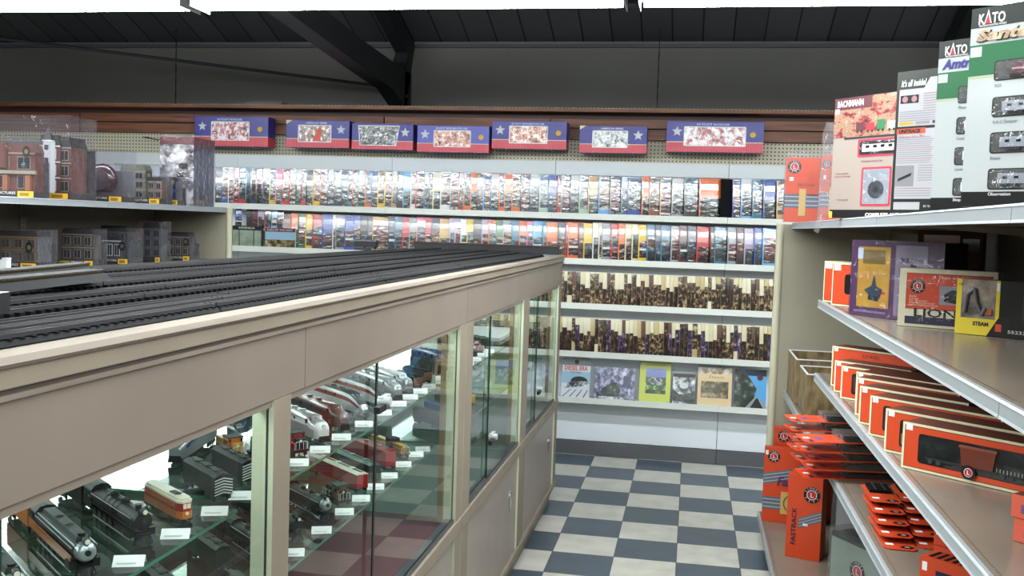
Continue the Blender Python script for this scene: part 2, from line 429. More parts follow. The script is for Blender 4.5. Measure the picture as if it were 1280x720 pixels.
for a, b in zip(seams, seams[1:]):
    MB().box(a + .002, b - .002, SB, SB + .02, .10, 1.985, PANEL).build('back_panel', sh)
    MB().box(a + .0015, b - .0015, SB - .02, SB + .02, 1.986, 2.08, WHITE).build('header_panel', sh)
    MB().box(a, b, SB, SB + .02, 2.081, 2.27, PEG).build('pegboard', sh)
    MB().box(a + .002, b - .002, SB - .025, SB + .02, .0, .095, mat('kick grey', '#55565a', .5)).build('kick_plate', sh)
    for k, z in enumerate(SZ):
        m = MB(); m.prism([(SY, z - .034), (SY + .006, z - .034), (SY + .012, z - .018), (SB, z - .018), (SB, z), (SY + .006, z), (SY + .004, z + .008), (SY, z + .008)], 'x', a + .001, b - .001, SHELFW)
        m.build('shelf', sh)
MB().box(-5.9, -3.0, SY + .03, SB - .001, 1.519, 1.534, SHELFW).build('shelf', sh)
for k in range(6):
    a = -5.9 + k * 1.22; b = a + 1.21
    MB().box(a, b, SB - .03, SB + .02, 2.315, 2.375, WOOD).build('fascia_board', sh)
    MB().box(a, b, SB - .03, SB + .02, 2.235, 2.305, WOOD).build('fascia_board', sh)
MB().box(-5.9, 1.42, SB, SB + .03, 2.23, 2.42, WOODD).build('fascia_backing', sh)
MB().box(-5.9, 1.42, 6.86, 7.25, 2.415, 2.437, WOOD).build('top_ledge', sh)
st = MB().box(-5.1, 1.42, 6.861, 6.885, 2.437, 2.4415, mat('yellow tape', '#b5a860', .6))
for i in range(260): st.box(-5.1 + i * .025, -5.1 + i * .025 + .011, 6.8600, 6.886, 2.4371, 2.4425, BLACK)
tag(st.build('ledge_strip'), 'yellow and black dashed strip along the edge of the wooden top ledge', 'edge strip')
gb = thing('ledge_box', 'flat grey box lying on the wooden top ledge above the blue boxed cars', 'box', (-3.2, 7.0, 2.4375))
MB().box(-.14, .14, 0, .12, 0, .035, mat('grey lid', '#6d6a64', .6)).build('carton', gb, bevel=.003); MB().box(-.145, .145, -.004, .124, .03, .042, mat('grey lid', '#6d6a64')).build('lid', gb)

# books ------------------------------------------------------------
BK = {k: mat('cover ' + k, c, .3, coat=1) for k, c in dict(red='#b8242f', crimson='#c23349', green='#1f6b3f', yellow='#d9b62b', orange='#d8682c', blue='#2b4fa3', navy='#22304f', teal='#2c6f8f', sky='#5fa3d8', pink='#d8708f', black='#15161a',
      grey='#8d9299', cream='#cfc7a2', white='#d9dbdd', maroon='#5a2430', tan='#c39a5c', lilac='#a79ab8', mint='#9fc0a6', brown='#4a3020', rust='#8a4a30').items()}
PH = [photo_mat('picture day', [(.32, '#0d1014'), (.44, '#26322e'), (.53, '#4a6478'), (.64, '#6f90ad'), (.78, '#b0bec8')], 26, (.8, 1, 1.2), coat=1, grad=.34),
      photo_mat('picture dark', [(.3, '#0c0e12'), (.45, '#22303d'), (.55, '#3f5a6b'), (.65, '#7d96a3')], 30, (.8, 1, 1.3), coat=1, grad=.3),
      photo_mat('picture red', [(.32, '#100d0c'), (.44, '#4a1c1a'), (.51, '#8a3a32'), (.6, '#4f6b88'), (.76, '#b8c0c6')], 30, (.7, 1, 1.8), coat=1, grad=.34),
      photo_mat('picture rust', [(.32, '#15110e'), (.46, '#573826'), (.56, '#8a663f'), (.66, '#748a9c'), (.78, '#c0c0b8')], 28, (.7, 1, 1.5), coat=1, grad=.34)]
SEP = [photo_mat('sepia loco', [(.34, '#120d0b'), (.47, '#2f211a'), (.55, '#6d5640'), (.64, '#b8a47c')], 42, (1, 1, 1), coat=.2),
       photo_mat('sepia dark', [(.38, '#0d0a0a'), (.5, '#2a1d18'), (.6, '#5a3f30'), (.7, '#a59072')], 48, (1, 1, .6), coat=.2),
       photo_mat('sepia violet', [(.36, '#0e0b10'), (.48, '#32263a'), (.58, '#5a4568'), (.68, '#b4a8b4')], 44, (1, 1, .8), coat=.2)]
CRM = [mat('cover parchment', '#cfc5a0', .45, coat=.2), mat('cover ivory', '#d8d2b8', .45, coat=.2), mat('cover straw', '#b9a878', .45, coat=.2), mat('cover umber', '#5b3a2a', .45, coat=.2)]
TH = rad(15)
def book(x, z, h, w, t, bands, edge, label, cat, grp, lean=6, y=None, banded=False):
    """bands: list of (fraction of height, material) from the bottom; edge: material of the visible fore edge strip"""
    o = thing('book', label, cat, (x, (SY + .028 if y is None else y), z + .0012), 0, grp)
    o.rotation_euler = (0, 0, TH)
    m = MB(); N = 7
    def yo(f): return h * (.02 * f + .058 * f * f * f)
    fr = sorted(set([round(i / N, 3) for i in range(N + 1)] + [round(b[0], 3) for b in bands] + [0.0, 1.0]))
    def bm(f):
        acc = bands[0][1]
        for e, mm in bands:
            if f < e: return mm
        return bands[-1][1]
    es = min(.008, w * .1)
    for a, b in zip(fr, fr[1:]):
        ya, yb, za, zb = yo(a), yo(b), a * h, b * h
        mm = bm((a + b) / 2)
        m.add([(es, ya, za), (w, ya, za), (w, yb, zb), (es, yb, zb)], [(0, 1, 2, 3)], mm, True)
        m.add([(0, ya + .0015, za), (es, ya, za), (es, yb, zb), (0, yb + .0015, zb)], [(0, 1, 2, 3)], mm if banded else edge, True)
        m.add([(0, ya + .0015, za), (0, yb + .0015, zb), (0, yb + t, zb), (0, ya + t, za)], [(0, 1, 2, 3)], edge)
        m.add([(w, ya, za), (w, ya + t, za), (w, yb + t, zb), (w, yb, zb)], [(0, 1, 2, 3)], PAPER)
        m.add([(0, ya + t, za), (0, yb + t, zb), (w, yb + t, zb), (w, ya + t, za)], [(0, 1, 2, 3)], edge)
    for f in (0, 1): m.add([(0, yo(f) + .0015, f * h), (w, yo(f), f * h), (w, yo(f) + t, f * h), (0, yo(f) + t, f * h)], [(0, 1, 2, 3)], PAPER)
    m.build('cover', o)
    return o

# image columns measured along the shelf (pixel of each left edge at the depth of the book fronts) turned into metres
def xof(px, z):
    v = fw * F + rr * (px - 640); 
    # point on plane y = SY+.03 at height z: solve for image row
    best = None
    lo, hi = 0, 720
    for _ in range(40):
        mid = (lo + hi) / 2
        d = fw * F + rr * (px - 640) - uu * (mid - 360)
        t = (SY + .03) / d.y
        if camh + t * d.z > z: lo = mid
        else: hi = mid
    return t * d.x
def pick(n): return PH[n]
row1 = ([280 + q / 5.333 for q in (-60, -18, 25, 60, 95, 140, 175, 210, 250, 300, 340, 385, 430, 475, 510, 545, 590, 635, 685, 730, 780, 820, 850, 890, 935, 980, 1020, 1065, 1115, 1150, 1190, 1240)]
        + [500 + q / 5.333 for q in (100, 155, 190, 215, 265, 330, 385, 420, 465, 510, 550, 600, 655, 690, 740, 800, 860, 925, 985, 1045, 1070, 1130, 1190, 1250)]
        + [740 + q / 4.8 for q in (35, 105, 170, 210, 295, 340, 405, 475, 550, 640, 770, 840, 890, 960, 1025, 1105)] + [980, 1000])
col1 = ('navy blue white red red teal navy navy navy yellow pink red red green crimson black yellow orange navy navy navy teal red green orange blue yellow yellow tan black '
        'sky white crimson teal black cream white grey red orange orange black sky teal orange orange orange black navy mint blue red grey navy '
        'mint tan sky grey teal blue orange rust tan grey black orange tan blue sky teal blue tan').split()
row2 = ([280 + q / 5.333 for q in (75, 150, 190, 225, 270, 315, 355, 385, 440, 490, 540, 585, 650, 720, 740, 800, 860, 905, 950, 985, 1090, 1135, 1185, 1230)]
        + [500 + q / 5.333 for q in (105, 165, 205, 260, 325, 360, 400, 440, 485, 540, 585, 635, 680, 740, 790, 840, 880, 945, 975, 1050, 1100, 1115, 1185, 1220)]
        + [740 + q / 4.8 for q in (0, 35, 55, 110, 155, 195, 235, 275, 325, 375, 410, 470, 520, 570, 625, 705, 730, 810, 865, 910, 970, 1020)] + [972, 985, 1000])
col2 = ('blue black maroon lilac pink sky navy maroon orange green yellow red blue white grey blue blue black navy tan navy teal red grey '
        'pink crimson navy tan lilac lilac white yellow black lilac orange green grey teal orange pink sky teal orange navy red orange maroon yellow '
        'white cream grey red orange cream cream yellow teal navy teal grey maroon navy red black teal grey maroon lilac blue sky navy white').split()
def cover(colname, pn, k, row):
    c = BK[colname]; p = PH[pn]
    j = (k * 7 + row * 3) % 5
    if row == 1:
        if j < 2: return [(.14, c), (1, p)], c
        if j == 2: return [(1, p)], c
        if j == 3: return [(.5, p), (1, c)], c
        return [(.08, c), (.72, p), (1, BK['white'])], c
    if j == 0: return [(.45, p), (1, c)], c
    if j == 1: return [(.1, c), (.3, p), (.36, BK['white']), (.55, p), (1, c)], c
    if j == 2: return [(.6, p), (1, c)], c
    if j == 3: return [(.3, PH[(pn + 1) % 4]), (.34, c), (.66, p), (1, c)], c
    return [(.08, c), (.75, p), (.9, BK['white']), (1, c)], c
def do_row(pxs, cols, pics, shelf, row, where, hh):
    n = len(pxs)
    for i, px in enumerate(pxs):
        z = SZ[shelf]; h = hh
        if row == 2 and px < 352: z = 1.535; h = .145
        x = xof(px, z)
        nx = xof(pxs[i + 1], z) if i + 1 < n else x + .08
        cn = cols[i % len(cols)]
        pn = (i * pics + i // 5) % 4
        h *= 1 - .03 * ((i * 5) % 4) / 3
        w = .2 if h > .2 else .045
        bands, edge = cover(cn, pn, i, row)
        prev = x - xof(pxs[i - 1], z) if i else .06
        t = max(.0026, min(.011, .2 * min(prev, nx - x)))
        r = n - i
        lab = f'{cn} edged book in a shiny sleeve, {ordn(r)} from the right on the {where}'
        if row == 1 and abs(px - 900.4) < 1:
            bands = [(1, mat('plain black cover', '#0d0e12', .7, spec=.1))]; edge = bands[0][1]; lab = 'plain black book without a picture near the right end of the top book shelf'
        book(x, z, h, w, t, bands, edge, lab, 'book', f'books on the {where}')
do_row(row1, col1, 3, 0, 1, 'top book shelf', .272)
do_row(row2, col2, 5, 1, 2, 'second book shelf', .258)
# two lower shelves of sepia locomotive books; both run on behind the glass cabinets
def sepia_row(shelf, where, h0, seed):
    R = random.Random(seed); x = .78; k = 0
    while x > -1.62:
        k += 1
        p = R.choice([.024, .027, .03, .034]) if x > -.95 else R.choice([.034, .04, .046])
        x -= p
        s = SEP[R.choice([0, 0, 1, 1, 2] if shelf == 3 else [0, 0, 1])]
        c = CRM[R.choice([0, 0, 1, 1, 1, 2, 3])]
        f = R.choice([.5, .55, .62, .66, .7, .8, .98, .98])
        bands = [(f, s), (1, c)]; edge = c
        if R.random() < .08: bands = [(.25, c), (1, s)]
        if R.random() < .1: edge = CRM[3]
        nm = {'cover parchment': 'parchment', 'cover ivory': 'ivory', 'cover straw': 'straw coloured', 'cover umber': 'brown'}[c.name]
        h = h0 * (1 - .02 * R.random())
        book(x, SZ[shelf], h, .17, min(.0058, .2 * p), bands, edge, f'{nm} book with dark engine photo, {ordn(k)} from the right on the {where}', 'book', f'books on the {where}', banded=True)
sepia_row(2, 'third book shelf', .222, 5)
sepia_row(3, 'fourth book shelf', .235, 8)
# face-out books on the lowest shelf
def face_book(x0, x1, h, name, lab, draw, lean=12):
    o = thing('picture_book', lab, 'book', (x0, SY + .035, SZ[4] + .0015), 0, 'picture books facing out')
    o.rotation_euler = (rad(-lean), 0, 0)
    w = x1 - x0; m = MB()
    m.box(0, w, 0, .012, 0, h, PAPER)
    draw(m, w, h, o)
    m.build('cover', o)
    return o
def X5(px): return xof(px, SZ[4])
LOCO = mat('ink black', '#101114', .35, coat=.5); SNOW = mat('ink snow', '#c6cbd2', .35, coat=.5); SKYI = mat('ink sky', '#4f9ad0', .35, coat=.5); SKYP = mat('ink pale blue', '#8fb0c8', .35, coat=.5)
BWP = photo_mat('picture winter', [(.36, '#15181c'), (.46, '#4d545e'), (.55, '#9aa0a8'), (.64, '#d8dadc')], 26, coat=.5)
VIO = photo_mat('picture violet', [(.34, '#20222e'), (.46, '#555a78'), (.56, '#9a9cbc'), (.66, '#cfcfe0')], 22, coat=.5)
GRN = photo_mat('picture green', [(.34, '#0d1a10'), (.47, '#284d24'), (.56, '#5c8a3a'), (.66, '#b9c0a0')], 34, coat=.5)
BRN = photo_mat('picture brown', [(.34, '#1d1a12'), (.47, '#4c4428'), (.56, '#7d6d46'), (.66, '#a8a088')], 26, coat=.5)
DKF = photo_mat('picture forest', [(.36, '#0b100e'), (.5, '#1f2b26'), (.6, '#3d4c44'), (.7, '#7c8a84')], 24, coat=.5)
def d1(m, w, h, o):
    y = -.0006
    m.rect(0, w, 0, h, y, SKYP); m.rect(0, w, h * .82, h, y - .0004, BK['grey']); m.rect(0, w, h * .66, h * .82, y - .0004, SNOW); m.rect(0, w, 0, h * .36, y - .0004, SNOW)
    m.disc(w * .5, h * .91, .016, y - .0008, BK['maroon'])
    m.disc(w * .62, h * .42, w * .3, y - .0008, LOCO, 20, h * .12); m.poly([(w * .1, h * .22), (w * .9, h * .30), (w * .92, h * .42), (w * .3, h * .4), (w * .08, h * .28)], y - .0012, BWP)
    for a in range(4): m.poly([(w * (.02 + .25 * a), 0), (w * (.06 + .25 * a), 0), (w * (.35 + .2 * a), h * .2), (w * (.32 + .2 * a), h * .2)], y - .001, LOCO)
    text(o, 'DIESEL ERA', .04, w * .07, y - .0014, h * .69, RED, w * .82, sy=1.1, bold=.0008)
    text(o, 'DAY  RAIL', .018, w * .3, y - .0014, h * .615, LOCO, w * .35)
face_book(X5(701), X5(736), .272, 'b', 'winter blue book titled diesel era in red, leftmost face-out book', d1)
def d2(m, w, h, o): m.rect(0, w, 0, h, -.0006, VIO); m.poly([(w * .12, h * .12), (w * .62, h * .1), (w * .66, h * .3), (w * .55, h * .52), (w * .42, h * .5), (w * .2, h * .34)], -.001, DKF); m.rect(w * .72, w * .9, h * .45, h * .74, -.001, mat('ink slate', '#4a4d66', .4, coat=.5)); m.rect(0, w, 0, h * .08, -.001, BWP)
face_book(X5(742), X5(792), .225, 'b', 'wide violet grey winter picture book between the blue and the lime books', d2)
LIME = mat('cover lime', '#b9c24e', .35, coat=.5)
def d3(m, w, h, o):
    m.rect(0, w, 0, h, -.0006, LIME); m.rect(w * .2, w * .85, h * .2, h * .82, -.001, GRN); m.rect(w * .2, w * .85, h * .6, h * .82, -.0014, BK['blue']); m.disc(w * .55, h * .5, w * .2, -.0018, BWP, 14, h * .1)
    text(o, 'Steam & Green', .02, w * .15, -.001, h * .89, GRN, w * .7, shear=.2)
face_book(X5(798), X5(837), .285, 'b', 'lime green book with a framed blue and green picture', d3)
def d4(m, w, h, o): m.rect(0, w, 0, h, -.0006, BWP); m.rect(0, w, h * .88, h, -.001, LOCO); m.poly([(0, h * .1), (w, 0), (w, h * .4), (w * .3, h * .3), (0, h * .5)], -.001, DKF); m.disc(w * .5, h * .6, w * .2, -.0014, SNOW, 14, h * .1)
face_book(X5(840), X5(868), .208, 'b', 'small black and white steam picture book between lime and tan books', d4)
def d5(m, w, h, o):
    m.rect(0, w, 0, h, -.0006, mat('cover buff', '#cdb48a', .35, coat=.5)); m.rect(w * .1, w * .9, h * .2, h * .64, -.001, BRN)
    text(o, 'Steam', .03, w * .3, -.001, h * .72, BK['rust'], w * .45, shear=.2)
    m.rect(0, w, h * .84, h, -.001, photo_mat('foil', [(.4, '#8a6a4a'), (.52, '#cfc4ae'), (.6, '#f0ece0')], 22))
face_book(X5(871), X5(914), .26, 'b', 'tan book with a framed brown picture in a shiny sleeve', d5)
def d6(m, w, h, o):
    m.rect(0, w, 0, h, -.0006, SKYI); m.poly([(0, 0), (w * .55, 0), (w * .7, h * .5), (w * .5, h * .75), (w * .25, h), (0, h)], -.001, DKF); m.rect(w * .3, w, h * .84, h, -.0014, BK['navy'])
    m.poly([(w * .35, 0), (w, 0), (w, h * .12), (w * .75, h * .28), (w * .65, h * .28)], -.0014, BK['grey']); m.poly([(w * .5, 0), (w * .92, 0), (w * .74, h * .26), (w * .69, h * .26)], -.0018, LOCO); m.disc(w * .8, h * .8, .02, -.0018, BK['maroon'])
face_book(X5(917), X5(957), .262, 'b', 'dark book with railway track and blue sky, rightmost face-out book', d6)
# two items under the short shelf at the far left
o = thing('picture_box', 'green grey glazed box with a tree picture under the short shelf', 'box', (-3.36, 6.8405, 1.397), 0)
GG = mat('grey green print', '#8d9d8a', .4, var=.35, vscale=14)
m = MB().box(0, .235, .005, .024, 0, .155, mat('dark box side', '#2a2f2b')); m.rect(.006, .229, .004, .122, .0044, GG); m.rect(0, .235, .128, .152, .0042, BLACK); m.build('carton', o)
f_ = MB()
for xx in (.055, .17): f_.box(xx, xx + .005, .0022, .004, 0, .125, BLACK)
f_.build('divider', o); text(o, 'VANDALIA', .02, .05, .0038, .133, PAPER, .13)
o = thing('picture_box', 'landscape picture box with a red lettered top beside the green glazed box', 'box', (-3.1, 6.8405, 1.397), 0)
m = MB().box(0, .235, .005, .024, 0, .145, PAPER); m.rect(0, .235, 0, .06, .0044, BRN); m.rect(0, .235, .06, .118, .0044, SKYP); m.rect(0, .235, .118, .145, .0042, BK['maroon']); m.build('carton', o)
text(o, 'RAILS OF THE WEST', .02, .015, .0038, .125, SNOW, .2)

# blue boxed cars on peg hooks ----------------------------------------------
BLUE = mat('box blue', '#26268a', .4, coat=.15); BLUE2 = mat('box blue pale', '#4a4fb4', .4, coat=.2); REDR = mat('box red', '#cf4656', .4, coat=.1)
def foil(name, stops): return photo_mat(name, stops, 34, (1, 1, .8), rough=.2, coat=.8, bump=1)
BOXES = [(-3.66, -3.08, 2.131, 2.348, 'red', 'blue and red boxed toy car with red window, leftmost, partly behind the silver bag', 'r', 'l'),
         (-2.94, -2.46, 2.133, 2.328, 'grey', 'blue and red boxed toy car, grey and orange contents, star at its right', 'g', 'r'),
         (-2.44, -1.985, 2.128, 2.312, 'dark', 'blue and red boxed toy car with a tapered dark window', 'k', 'r'),
         (-1.955, -1.435, 2.118, 2.302, 'orange', 'paler blue and red boxed toy car with orange contents, fourth in the row', 'o', 'l'),
         (-1.415, -.89, 2.150, 2.342, 'orange', 'dark blue and red boxed toy car with orange contents, fifth in the row', 'o', 'l'),
         (-.80, -.34, 2.133, 2.316, 'silver', 'blue and red boxed toy car with silver contents and a pale corner', 's', 'r'),
         (-.21, .43, 2.150, 2.356, 'redwhite', 'longest blue and red boxed toy car, red and white window, rightmost of row', 'w', 'l')]
FO = {'r': foil('foil red', [(.35, '#3b1216'), (.46, '#a0303c'), (.53, '#d8a0a8'), (.6, '#f2f2f4')]), 'g': foil('foil grey', [(.35, '#26282c'), (.47, '#6c7076'), (.55, '#c86a3a'), (.6, '#e8eaec')]),
      'k': foil('foil dark', [(.4, '#15171a'), (.52, '#343a3e'), (.6, '#8a9296'), (.68, '#e8eaec')]), 'o': foil('foil orange', [(.36, '#2c1a14'), (.45, '#b85a38'), (.54, '#e0a890'), (.6, '#f4f2f0')]),
      's': foil('foil silver', [(.36, '#202428'), (.45, '#8a9298'), (.52, '#d4d8da'), (.6, '#f8f8f8')]), 'w': foil('foil red white', [(.36, '#7a2028'), (.44, '#c84a54'), (.5, '#c8c8ce'), (.58, '#f6f6f6')])}
TXT = {0: '50 FOOT BOXCAR', 1: 'AMERICAN SERIES', 3: '50 FOOT REFRIGERATOR CAR', 4: '50 FOOT REFRIGERATOR CAR', 5: 'AMERICAN SERIES', 6: '50 FOOT BOXCAR'}
for i, (x0, x1, z0, z1_, cn, lab, fo, side) in enumerate(BOXES):
    o = thing('boxed_toy_car', lab, 'boxed toy', (x0, 6.825, z0), 0, 'blue and red boxed cars on the pegboard')
    w, h = x1 - x0, z1_ - z0; bl = BLUE2 if i in (3,) else BLUE
    m = MB(); m.box(0, w, 0, .125, 0, h, bl); m.rect(0, w, 0, h * .31, -.0006, REDR); m.rect(0, w, h * .31, h * .335, -.0008, CREAM)
    n = int(w / .016)
    for k in range(n): m.rect(k * w / n, k * w / n + .003, 0, h * .29, -.0009, mat('box red line', '#a8303f', .4))
    if i in (1, 5): m.poly([(0, h), (0, h * .84), (w * .1, h)], -.0009, CREAM)
    m.quad((w + .0006, 0, 0), (w + .0006, .125, 0), (w + .0006, .125, h * .31), (w + .0006, 0, h * .31), RED)
    m.build('carton', o, bevel=.002)
    wx0, wx1 = ((.23, .75) if side == 'l' else (.19, .72)); 
    if i == 2: wx0, wx1 = .1, .78
    if i == 6: wx0, wx1 = .18, .82
    fr = MB()
    if i == 2: fr.poly([(w * (wx0 + .03), h * .14), (w * (wx1 - .05), h * .14), (w * wx1, h * .92), (w * wx0, h * .92)], -.0013, PAPER); fr.poly([(w * (wx0 + .042), h * .17), (w * (wx1 - .06), h * .17), (w * (wx1 - .012), h * .88), (w * (wx0 + .012), h * .88)], -.0018, FO[fo])
    else: fr.rrect(w * wx0, w * wx1, h * .19, h * .83, -.0013, PAPER, .008); fr.rrect(w * wx0 + .006, w * wx1 - .006, h * .22, h * .80, -.0018, FO[fo], .006)
    if i == 1: fr.poly([(w * .42, h * .25), (w * .55, h * .25), (w * .56, h * .78), (w * .5, h * .7)], -.0022, ORANGE)
    fr.build('window', o)
    sx = w * (.11 if side == 'l' else .87); stp = []
    if side == 'r' or i != 2:
        for k in range(10):
            a = rad(90 + 36 * k); r_ = .036 if k % 2 == 0 else .016
            stp.append((sx + r_ * math.cos(a), h * .66 + r_ * math.sin(a)))
    s = MB(); s.poly(stp, -.0014, mat('silver star', '#c9cbd6', .35)); s.build('star_emblem', o)
    if side == 'l': MB().disc(w * .89, h * .58, .019, -.0014, GOLD).build('round_sticker', o)
    if i in TXT: text(o, TXT[i], .017, w * .48, -.0014, h * .87, mat('pale lettering', '#c9d6f2', .4), w * .34 if i not in (3, 4) else w * .44, align='CENTER', bold=.0004)
for i, b in enumerate(BOXES):
    for f in (.2, .8):
        x = b[0] + (b[1] - b[0]) * f
        MB().tube([(x, SB + .001, b[2] - .006), (x, 6.82, b[2] - .006), (x, 6.812, b[2] + .002)], .003, STEEL, 6).build('peg_hook', sh)
hk = MB().tube([(-4.12, SB, 2.2), (-4.1, SB - .12, 2.19), (-3.93, SB - .13, 2.165), (-3.91, SB - .15, 2.175)], .004, DARK, 6)
hk.build('peg_hook', sh)
# ------------------------------------------------------------------ display counter: three cabinet units under one worktop
CX, CB = -.74, -1.62                      # front and back planes
ZS, ZO, ZT = .62, 1.283, 1.4035            # sill, top of the opening, underside of worktop
ALU = mat('grey track aluminium', '#55565c', .35, metal=.5)
MAROON = mat('maroon cloth', '#5a2a30', .8)
BACKP = mat('cabinet back', '#7d857f', .45)
INT = mat('cabinet interior', '#555b56', .5)
JAMB = mat('wood jamb', '#7d6a4a', .5)
FTUBE = mat('added front tube', '#f4fffa', .4, emit=ITUBE_E * 1.3)
ITUBE = mat('cabinet diffuser', '#f0fff8', .4, emit=ITUBE_E)
def pane(par, x, y0, y1, z0, z1, name='glass_pane', t=.005):
    m = MB(); m.box(x - t, x, y0, y1, z0, z1, GLASS, (GLASSE, GLASSE, GLASSE, GLASSE, GLASS, GLASS)); return m.build(name, par)
def glass_shelf(par, y0, y1, z):
    m = MB(); m.box(CB + .12, -.83, y0, y1, z - .006, z, SHGLASS, (SHGLASS, SHGLASS, SHGLASSE, SHGLASSE, SHGLASSE, SHGLASSE)); m.build('glass_shelf', par)
    s = MB()
    for y in (y0 + .06, y1 - .06):
        s.cyl((CB + .12, y, z - .012), (-.9, y, z - .012), .005, ALU, 6)
    s.build('shelf_bracket', par)
LOCKM = mat('satin lock metal', '#bfc4c8', .35, metal=.1)
def lock(par, y, z):
    l = MB().cyl((CX - .004, y, z), (CX + .028, y, z), .012, LOCKM, 14).box(CX - .001, CX + .012, y - .01, y + .05, z - .012, z + .011, LOCKM).box(CX + .006, CX + .02, y - .065, y - .008, z - .020, z - .004, DARK)
    return l.build('lock', par, label='chrome sliding door lock')
def cabinet(y0, y1, fy, openings, posts, lab, pedge, maroon=False, lockz=None, splits=(.5,), ends=(False, False)):
    o = thing('display_cabinet', lab, 'display cabinet', (0, 0, 0), 0, 'glass fronted counter cabinets')
    MB().box(CX - .018, CX, fy[0] + .001, fy[1] - .001, ZO, ZT, BEIGE).build('fascia_panel', o, bevel=.0015)
    MB().box(CX - .04, CX + .004, y0 + .001, y1 - .001, ZS - .05, ZS, TRIM_B).build('sill_rail', o, bevel=.003)
    MB().box(CX - .03, CX + .006, y0 + .001, y1 - .001, .105, .135, TRIM_B).build('bottom_ledge', o, bevel=.003)
    MB().box(CX - .06, CX - .03, y0 + .001, y1 - .001, 0, .105, mat('kick beige', '#857c72', .5, var=.2)).build('kick_board', o)
    MB().box(CB, CB + .015, y0, y1, .0, ZT, BACKP).build('back_panel', o)
    MB().box(CB + .015, CX - .045, y0 + .002, y1 - .002, ZS - .03, ZS - .012, MAROON if maroon else INT).build('deck', o)
    for (a, b) in posts:
        MB().box(CX - .042, CX, a, b, .135, ZO, POST_LIT, (None, None, POST_LIT, POST_LIT, POST_LIT, TRIM_B)).build('post', o, bevel=.002)
    for k, (a, b) in enumerate(openings):
        [MB().box(CX - .036, CX - .004, a, b, zz, zz + .012, mm_).build('door_track', o) for zz, mm_ in ((ZS, ALU), (ZO - .0125, BEIGE))]
        mid = a + (b - a) * splits[k]
        pane(o, CX - .022, a, mid + .02, ZS + .012, ZO - .012); pane(o, CX - .010, mid - .02, b, ZS + .012, ZO - .012)
        if pedge:
            MB().box(CX - .0098, CX - .008, mid - .030, mid - .019, ZS + .012, ZO - .012, BLACK).build('edge_strip', o, label='black strip on the pane edge')
        lock(o, mid - .025, (lockz or [.94])[k])
        # jamb strip at the far side of the opening
        if y0 > 1: MB().box(CX - .06, CX - .043, b - .014, b - .002, ZS, ZO, JAMB).build('jamb', o)
        # lower sliding doors
        d = MB().box(CX - .018, CX - .008, a + .005, b - .005, .137, ZS - .055, mat('sliding door grey beige', '#978c82', .35, var=.08)).build('sliding_door', o)
        p = MB().prism([(b - .16 + .022 * math.cos(t * .5236), .40 + .045 * math.sin(t * .5236)) for t in range(12)], 'x', CX - .0079, CX - .004, CHROME).build('finger_pull', d)
        MB().box(CX - .05, CX - .02, b - .02, b, .137, ZS - .05, JAMB).build('door_jamb', o)
    for e, y in ((ends[0], y0), (ends[1], y1)):
        if e: MB().box(CB, CX - .045, y - .022, y - .016, ZS, ZO, GLASS, (GLASSE, GLASSE, GLASS, GLASS, GLASSE, GLASSE)).build('end_glass', o); MB().box(CB, CX, y - .02, y, ZO, ZT, BEIGE).build('end_fascia', o); MB().box(CB, CX - .03, y - .02, y, .1, ZS, BEIGE).build('end_panel', o)
    for z in (1.06, .858): glass_shelf(o, y0 + .03, y1 - .035, z)
    MB().box(CB + .016, CB + .04, y0 + .05, y1 - .05, 1.225, 1.3225, FIXW).build('light_channel', o)
    MB().box(CB + .0402, CB + .05, y0 + .07, y1 - .07, 1.235, 1.315, ITUBE).build('light_diffuser', o)
    MB().cyl((CX - .06, y0 + .08, 1.302), (CX - .06, y1 - .08, 1.302), .012, FTUBE, 10).build('tube', o)  # tube added out of sight behind the fascia to light the models
    MB().box(CB + .015, CX - .02, y0 + .002, y1 - .002, ZO + .04, ZO + .05, WHITE).build('top_lining', o)
    return o
cabinet(.35, 1.765, (.35, 1.83), [(.45, 1.685)], [(.352, .45), (1.685, 1.763)], 'nearest cabinet unit of the counter, with a steam engine and trolley behind glass', False, splits=(.42,))
cabinet(1.765, 3.25, (1.83, 3.25), [(1.767, 3.16)], [(3.16, 3.248)], 'middle cabinet unit of the counter, with a black pane edge and chrome lock', True, maroon=True, lockz=[1.175], splits=(.41,))
cabinet(3.25, 5.69, (3.25, 5.69), [(3.36, 4.40), (4.56, 5.58)], [(3.252, 3.36), (4.40, 4.56), (5.58, 5.688)], 'far cabinet unit of the counter, with two glass openings and a glass end', False, lockz=[.80, .80], splits=(.36, .35), ends=(False, True))
# worktop
wt = MB()
WORN = mat('worn worktop edge', '#857b70', .6, spec=.15, col2='#756c63', vscale=10, stretch=(1, .25, 3))
TOPL = mat('worktop laminate', '#7f8a91', .5, spec=.2, var=.15, vscale=3)
wt.box(CB - .02, CX - .02, .3, 5.71, 1.4045, 1.456, TOPL)
wto = thing('worktop', 'long worn laminate worktop carrying the black track lengths', 'worktop', (0, 0, 0))
wt.build('top_board', wto)
MB().prism([(CX - .02, 1.442), (CX + .012, 1.442), (CX + .016, 1.447), (CX + .010, 1.4545), (CX - .004, 1.458), (CX - .02, 1.4572)], 'y', .3, 5.71, WORN).build('worn_edge', wto, label='scuffed pale front edge')
MB().box(CX - .02, CX + .008, .3, 5.71, 1.4175, 1.4415, TRIM_B).build('edge_band', wto, bevel=.002)
MB().box(CX - .012, CX + .003, .3, 5.71, 1.411, 1.4172, mat('shadow gap strip', '#4b423a', .6)).build('gap_strip', wto)
MB().box(CX - .018, CX + .0065, .3, 5.71, 1.4045, 1.4108, WORN).build('lower_band', wto)

